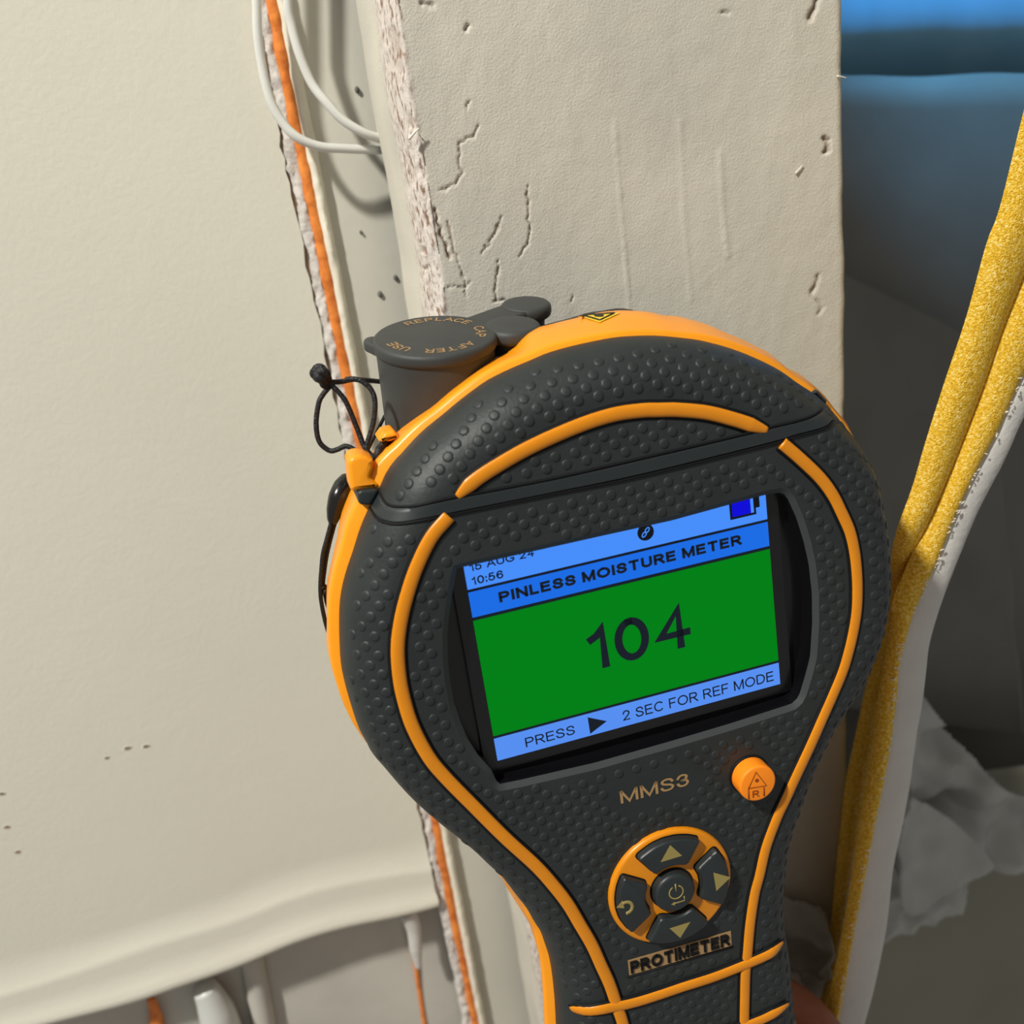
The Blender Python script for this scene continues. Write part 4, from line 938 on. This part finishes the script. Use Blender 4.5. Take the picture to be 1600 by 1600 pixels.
# --- lug on the rim for the wrist cord
lug = px_prism('cord_lug', [(544, 724), (547, 717), (553, 713.5), (563, 711.5), (574, 714), (583, 719), (584, 733), (579, 746), (592, 758), (591, 763), (553, 768), (548, 765), (546, 750)], -0.0135, -0.0080, M['orange'], meter, 0.0007)
px_prism('cord_guard', [(601, 677.5), (616, 673.5), (625, 683), (611, 690), (592, 690)], -0.0175, -0.0120, M['orange'], meter, 0.0005)

# --- pin cap with lid
ax = np.array([0.06, math.cos(math.radians(13)), math.sin(math.radians(13))]); ax /= np.linalg.norm(ax)     # cap axis leans forward a little
cw = -0.0225
lcen = U3(679, 523, cw)
e1 = np.array([1, 0, 0.0]); e1 -= (e1 @ ax) * ax; e1 /= np.linalg.norm(e1); e2 = np.cross(ax, e1)            # e2 points back towards the stud or forward
if e2[2] > 0: e2 = -e2
def LID(px, py, h=0.0):
    """pixel -> lid plane coords (along e1, along e2=back)"""
    d = lray(px, py); P0 = lcen + ax * h; t = ((P0 - CL) @ ax) / (d @ ax); q = CL + d * t - lcen
    return np.array([q @ e1, q @ e2])
def to3(P2, h): P2 = np.atleast_2d(P2); return lcen + P2[:, :1] * e1 + P2[:, 1:2] * e2 + np.broadcast_to(np.array(h, float), (len(P2),))[:, None] * ax
def lid_solid(P2, h0, h1, bev):
    P2 = np.array(P2); L = []
    for i in range(4): th = math.pi / 2 * i / 3; L.append(to3(inset2(P2, bev * (1 - math.sin(th))), h0 + bev * (1 - math.cos(th)) * 0 + bev - bev * math.cos(th)))
    for i in range(4): th = math.pi / 2 * i / 3; L.append(to3(inset2(P2, bev * (1 - math.cos(th))), h1 - bev + bev * math.sin(th)))
    return loft(L, True, True)
rl = 0.0100
cyl = [to3(circ((0, 0), r, 48), h) for r, h in ((0.0096, -0.0012), (0.0095, -0.004), (0.0091, -0.020), (0.0090, -0.026))]
capb = mk('pin_cap', *loft(cyl, True, True), M['caprub'], meter, True, 50); capb['label'] = 'charcoal rubber cap over the pins'
pieces = [lid_solid(circ((0, 0), rl, 56), -0.0022, 0.0, 0.0007)]
tl = LID(566, 538, -0.001)
pieces.append(lid_solid(rounded([(-0.0085, 0.004), (tl[0] + 0.001, tl[1] + 0.0016), (tl[0], tl[1]), (tl[0] + 0.0008, tl[1] - 0.0018), (-0.0085, -0.0045)], 2), -0.0022, -0.0003, 0.0005))
f_c = (LID(756, 508, 0) + LID(844, 505, 0)) / 2; b_c = (LID(783, 475, 0) + LID(860, 472, 0)) / 2
f_r, b_r = 0.0047, 0.0044
b_c = np.array([f_c[0] + 0.0030, f_c[1] + 0.0105]) if np.hypot(*(b_c - f_c)) > 0.02 else b_c
for c0, r0 in ((f_c, f_r), (b_c, b_r)):
    pieces.append(lid_solid(circ(c0, r0, 36), -0.0024, 0.0001, 0.0009))
    dirv = c0 / np.linalg.norm(c0); nv = np.array([-dirv[1], dirv[0]])
    pieces.append(lid_solid(np.array([dirv * 0.0075 + nv * 0.0030, c0 - dirv * 0.002 + nv * 0.0032, c0 - dirv * 0.002 - nv * 0.0032, dirv * 0.0075 - nv * 0.0030]), -0.0022, -0.0002, 0.0006))
lid = mk('cap_lid', *merge(pieces), M['caprub'], capb, True, 40)
pegs = [lid_solid(circ(c0, 0.0032, 24), -0.007, -0.0022, 0.0002) for c0 in (f_c, b_c)]
mk('cap_hinge', *merge(pegs), M['caprub'], capb, True, 40)
# circular print on the lid, reading clockwise with the letter tops outward
def ring_text(s, a_mid, rad, hgt, adv):
    for i, ch in enumerate(s):
        a = a_mid - (i - (len(s) - 1) / 2) * adv
        if ch == ' ': continue
        me, co = text_mesh(ch, 0.16)
        xm = (co[:, 0].min() + co[:, 0].max()) / 2; sc = hgt
        rr = np.array([math.cos(a), math.sin(a)]); tt = np.array([math.sin(a), -math.cos(a)])
        P2 = rr * rad + ((co[:, 0] - xm) * sc)[:, None] * tt + (co[:, 1] * sc)[:, None] * rr
        me.vertices.foreach_set('co', to3(P2, 0.00006).ravel()); me.update(); obj('lid_print', me, M['bronze'], lid, False)
ad = 0.235
ring_text('AFTER', math.radians(-82), 0.0066, 0.0017, 0.23); ring_text('USE', math.radians(-152), 0.0066, 0.0017, 0.22); ring_text('CAP', math.radians(-10), 0.0066, 0.0017, 0.24); ring_text('REPLACE', math.radians(72), 0.0066, 0.0017, 0.23)

# ------------------------------------------------------------------ wrist cord tied to the lug
cord = empty('wrist_cord'); cord.matrix_world = MW; tag(cord, 'thin black knotted wrist cord looped through the orange lug of the meter', 'cord')
def cpath(name, pts, w, r=0.00042, n=60, par=cord):
    ws = np.interp(np.linspace(0, 1, len(pts)), np.linspace(0, 1, len(np.atleast_1d(w))), np.atleast_1d(w))
    P = np.array([U3(x, y, z_) for (x, y), z_ in zip(pts, ws)]); return mk(name, *tube(cr(P, n), r, 9), M['cord'], par)
cpath('cord_strand', [(508, 594), (520, 597), (535, 596), (550, 593), (570, 594), (591, 596), (615, 598)], [-.020, -.021, -.034])
cpath('cord_strand', [(540, 593), (553, 592), (566, 596), (580, 609), (586, 629), (583, 662), (573, 697), (577, 708), (586, 718)], [-.020, -.018, -.017])
cpath('cord_strand', [(510, 594), (517, 601), (530, 614), (542, 631), (558, 670), (567, 693), (575, 707), (587, 719)], [-.020, -.019, -.017])
cpath('cord_strand', [(515, 604), (505, 616), (498, 630), (494, 662), (499, 690), (515, 704), (528, 702), (541, 697), (556, 704), (572, 713), (586, 722)], [-.020, -.019, -.016])
cpath('cord_strand', [(601, 650), (588, 676), (575, 703), (578, 712)], [-.030, -.022, -.018], 0.0003)
cpath('cord_strand', [(583, 712), (585, 728), (590, 712), (594, 700), (604, 691), (614, 691), (620, 697)], [-.016, -.0125, -.014, -.019], 0.00062)
cpath('cord_strand', [(584, 714), (587, 726), (594, 710), (602, 700), (612, 699)], [-.0155, -.0125, -.016], 0.0005)
kn = []
for (x, y, r_, z_) in [(494, 583, .0009, -.020), (499, 580, .0011, -.0195), (503, 586, .0012, -.019), (507, 592, .0010, -.0195), (509, 598, .0009, -.020), (499, 587, .0010, -.0205)]:
    c0 = U3(x, y, z_); kn.append(tube(np.array([c0 + r_ * np.array([math.cos(t), math.sin(t) * 0.9, 0.25 * math.sin(2 * t)]) * 0.55 for t in np.linspace(0, 2 * math.pi, 18, endpoint=False)]), r_ * 0.62, 8, True))
mk('cord_knot', *merge(kn), M['cord'], cord)
kn = tube(np.array([U3(x, y, -.020) for x, y in [(491, 582), (495, 584), (501, 588)]]), [0.0003, 0.0005, 0.0005], 6); mk('cord_end', *kn, M['cord'], cord)
# toggle and lower strands
Pp = cr(np.array([U3(x, y, z_) for x, y, z_ in [(546, 741, -.024), (538, 756, -.023), (530, 774, -.022), (524, 793, -.022), (521, 808, -.022), (520, 818, -.022)]]), 26)
rr = np.interp(np.linspace(0, 1, 26), [0, .08, .25, .5, .75, .92, 1], [.0004, .0011, .0016, .00165, .00135, .0010, .0007])
tgl = mk('cord_toggle', *tube(Pp, rr, 16), M['pod'], cord); tgl['label'] = 'glossy black toggle bead'
cpath('cord_strand', [(518, 814), (511, 840), (504.5, 865), (502, 890), (500.5, 915), (502, 940), (510, 978), (522, 1010)], [-.022, -.022, -.022, -.024], 0.00036)
cpath('cord_strand', [(524, 814), (517, 840), (511, 865), (507, 890), (504.5, 915), (508, 930), (512, 946), (520, 960)], [-.0225, -.0225, -.023, -.024], 0.00036)
kn = [tube(np.array([U3(506 + 3 * math.cos(t), 921 + 5 * math.sin(t), -.0225 + .0004 * math.sin(2 * t)) for t in np.linspace(0, 2 * math.pi, 16, endpoint=False)]), 0.00045, 7, True)]
mk('cord_knot', *merge(kn), M['cord'], cord)

# ------------------------------------------------------------------ hand holding the handle
def build_hand():
    J = []; E = []
    def v(p, r, parent=None):
        J.append((np.array(p) * 1e-3, r * 1e-3)); i = len(J) - 1
        if parent is not None: E.append((parent, i))
        return i
    wrist = v((2, -222, -62), 25)
    palm = v((2, -180, -60), 24, wrist)
    fore = v((6, -300, -50), 30, wrist); v((10, -420, -20), 36, fore)
    kn_ = [(16, -118, -56, 10.5), (19, -138, -57, 11), (19, -158, -57, 10.5), (17, -176, -56, 9.5)]
    tips = []
    for k, (x, y, z_, r) in enumerate(kn_):
        m1 = v((8, y - 14 + 3 * k, -60), 13, palm)
        a = v((x, y, z_), r, m1)
        b = v((38, y - 3, -36), r * 0.93, a)
        c_ = v((38.5, y - 7, -12), r * 0.86, b)
        d_ = v((27, y - 9, 6), r * 0.80, c_); e_ = v((14, y - 10, 9.5), r * 0.68, d_)
    t1 = v((-22, -172, -54), 15, palm); t2 = v((-38, -150, -34), 12, t1); t3 = v((-38, -132, -12), 10.5, t2); t4 = v((-28, -122, 6), 9.5, t3); t5 = v((-16, -118, 10), 8, t4)
    me = bpy.data.meshes.new('hand'); me.from_pydata([tuple(j[0]) for j in J], E, [])
    o = bpy.data.objects.new('hand', me); COL.objects.link(o); me.materials.append(M['skin'])
    sk = o.modifiers.new('skin', 'SKIN'); sk.use_smooth_shade = True
    for i, (_, r) in enumerate(J):
        s = me.skin_vertices[0].data[i]; s.radius = (r, r); s.use_root = (i == 0)
    sb = o.modifiers.new('smooth', 'SUBSURF'); sb.levels = 2; sb.render_levels = 2
    o.matrix_world = MW
    tag(o, 'bare brown hand gripping the meter handle from behind at the bottom edge', 'hand')
build_hand()
bpy.context.view_layer.update()
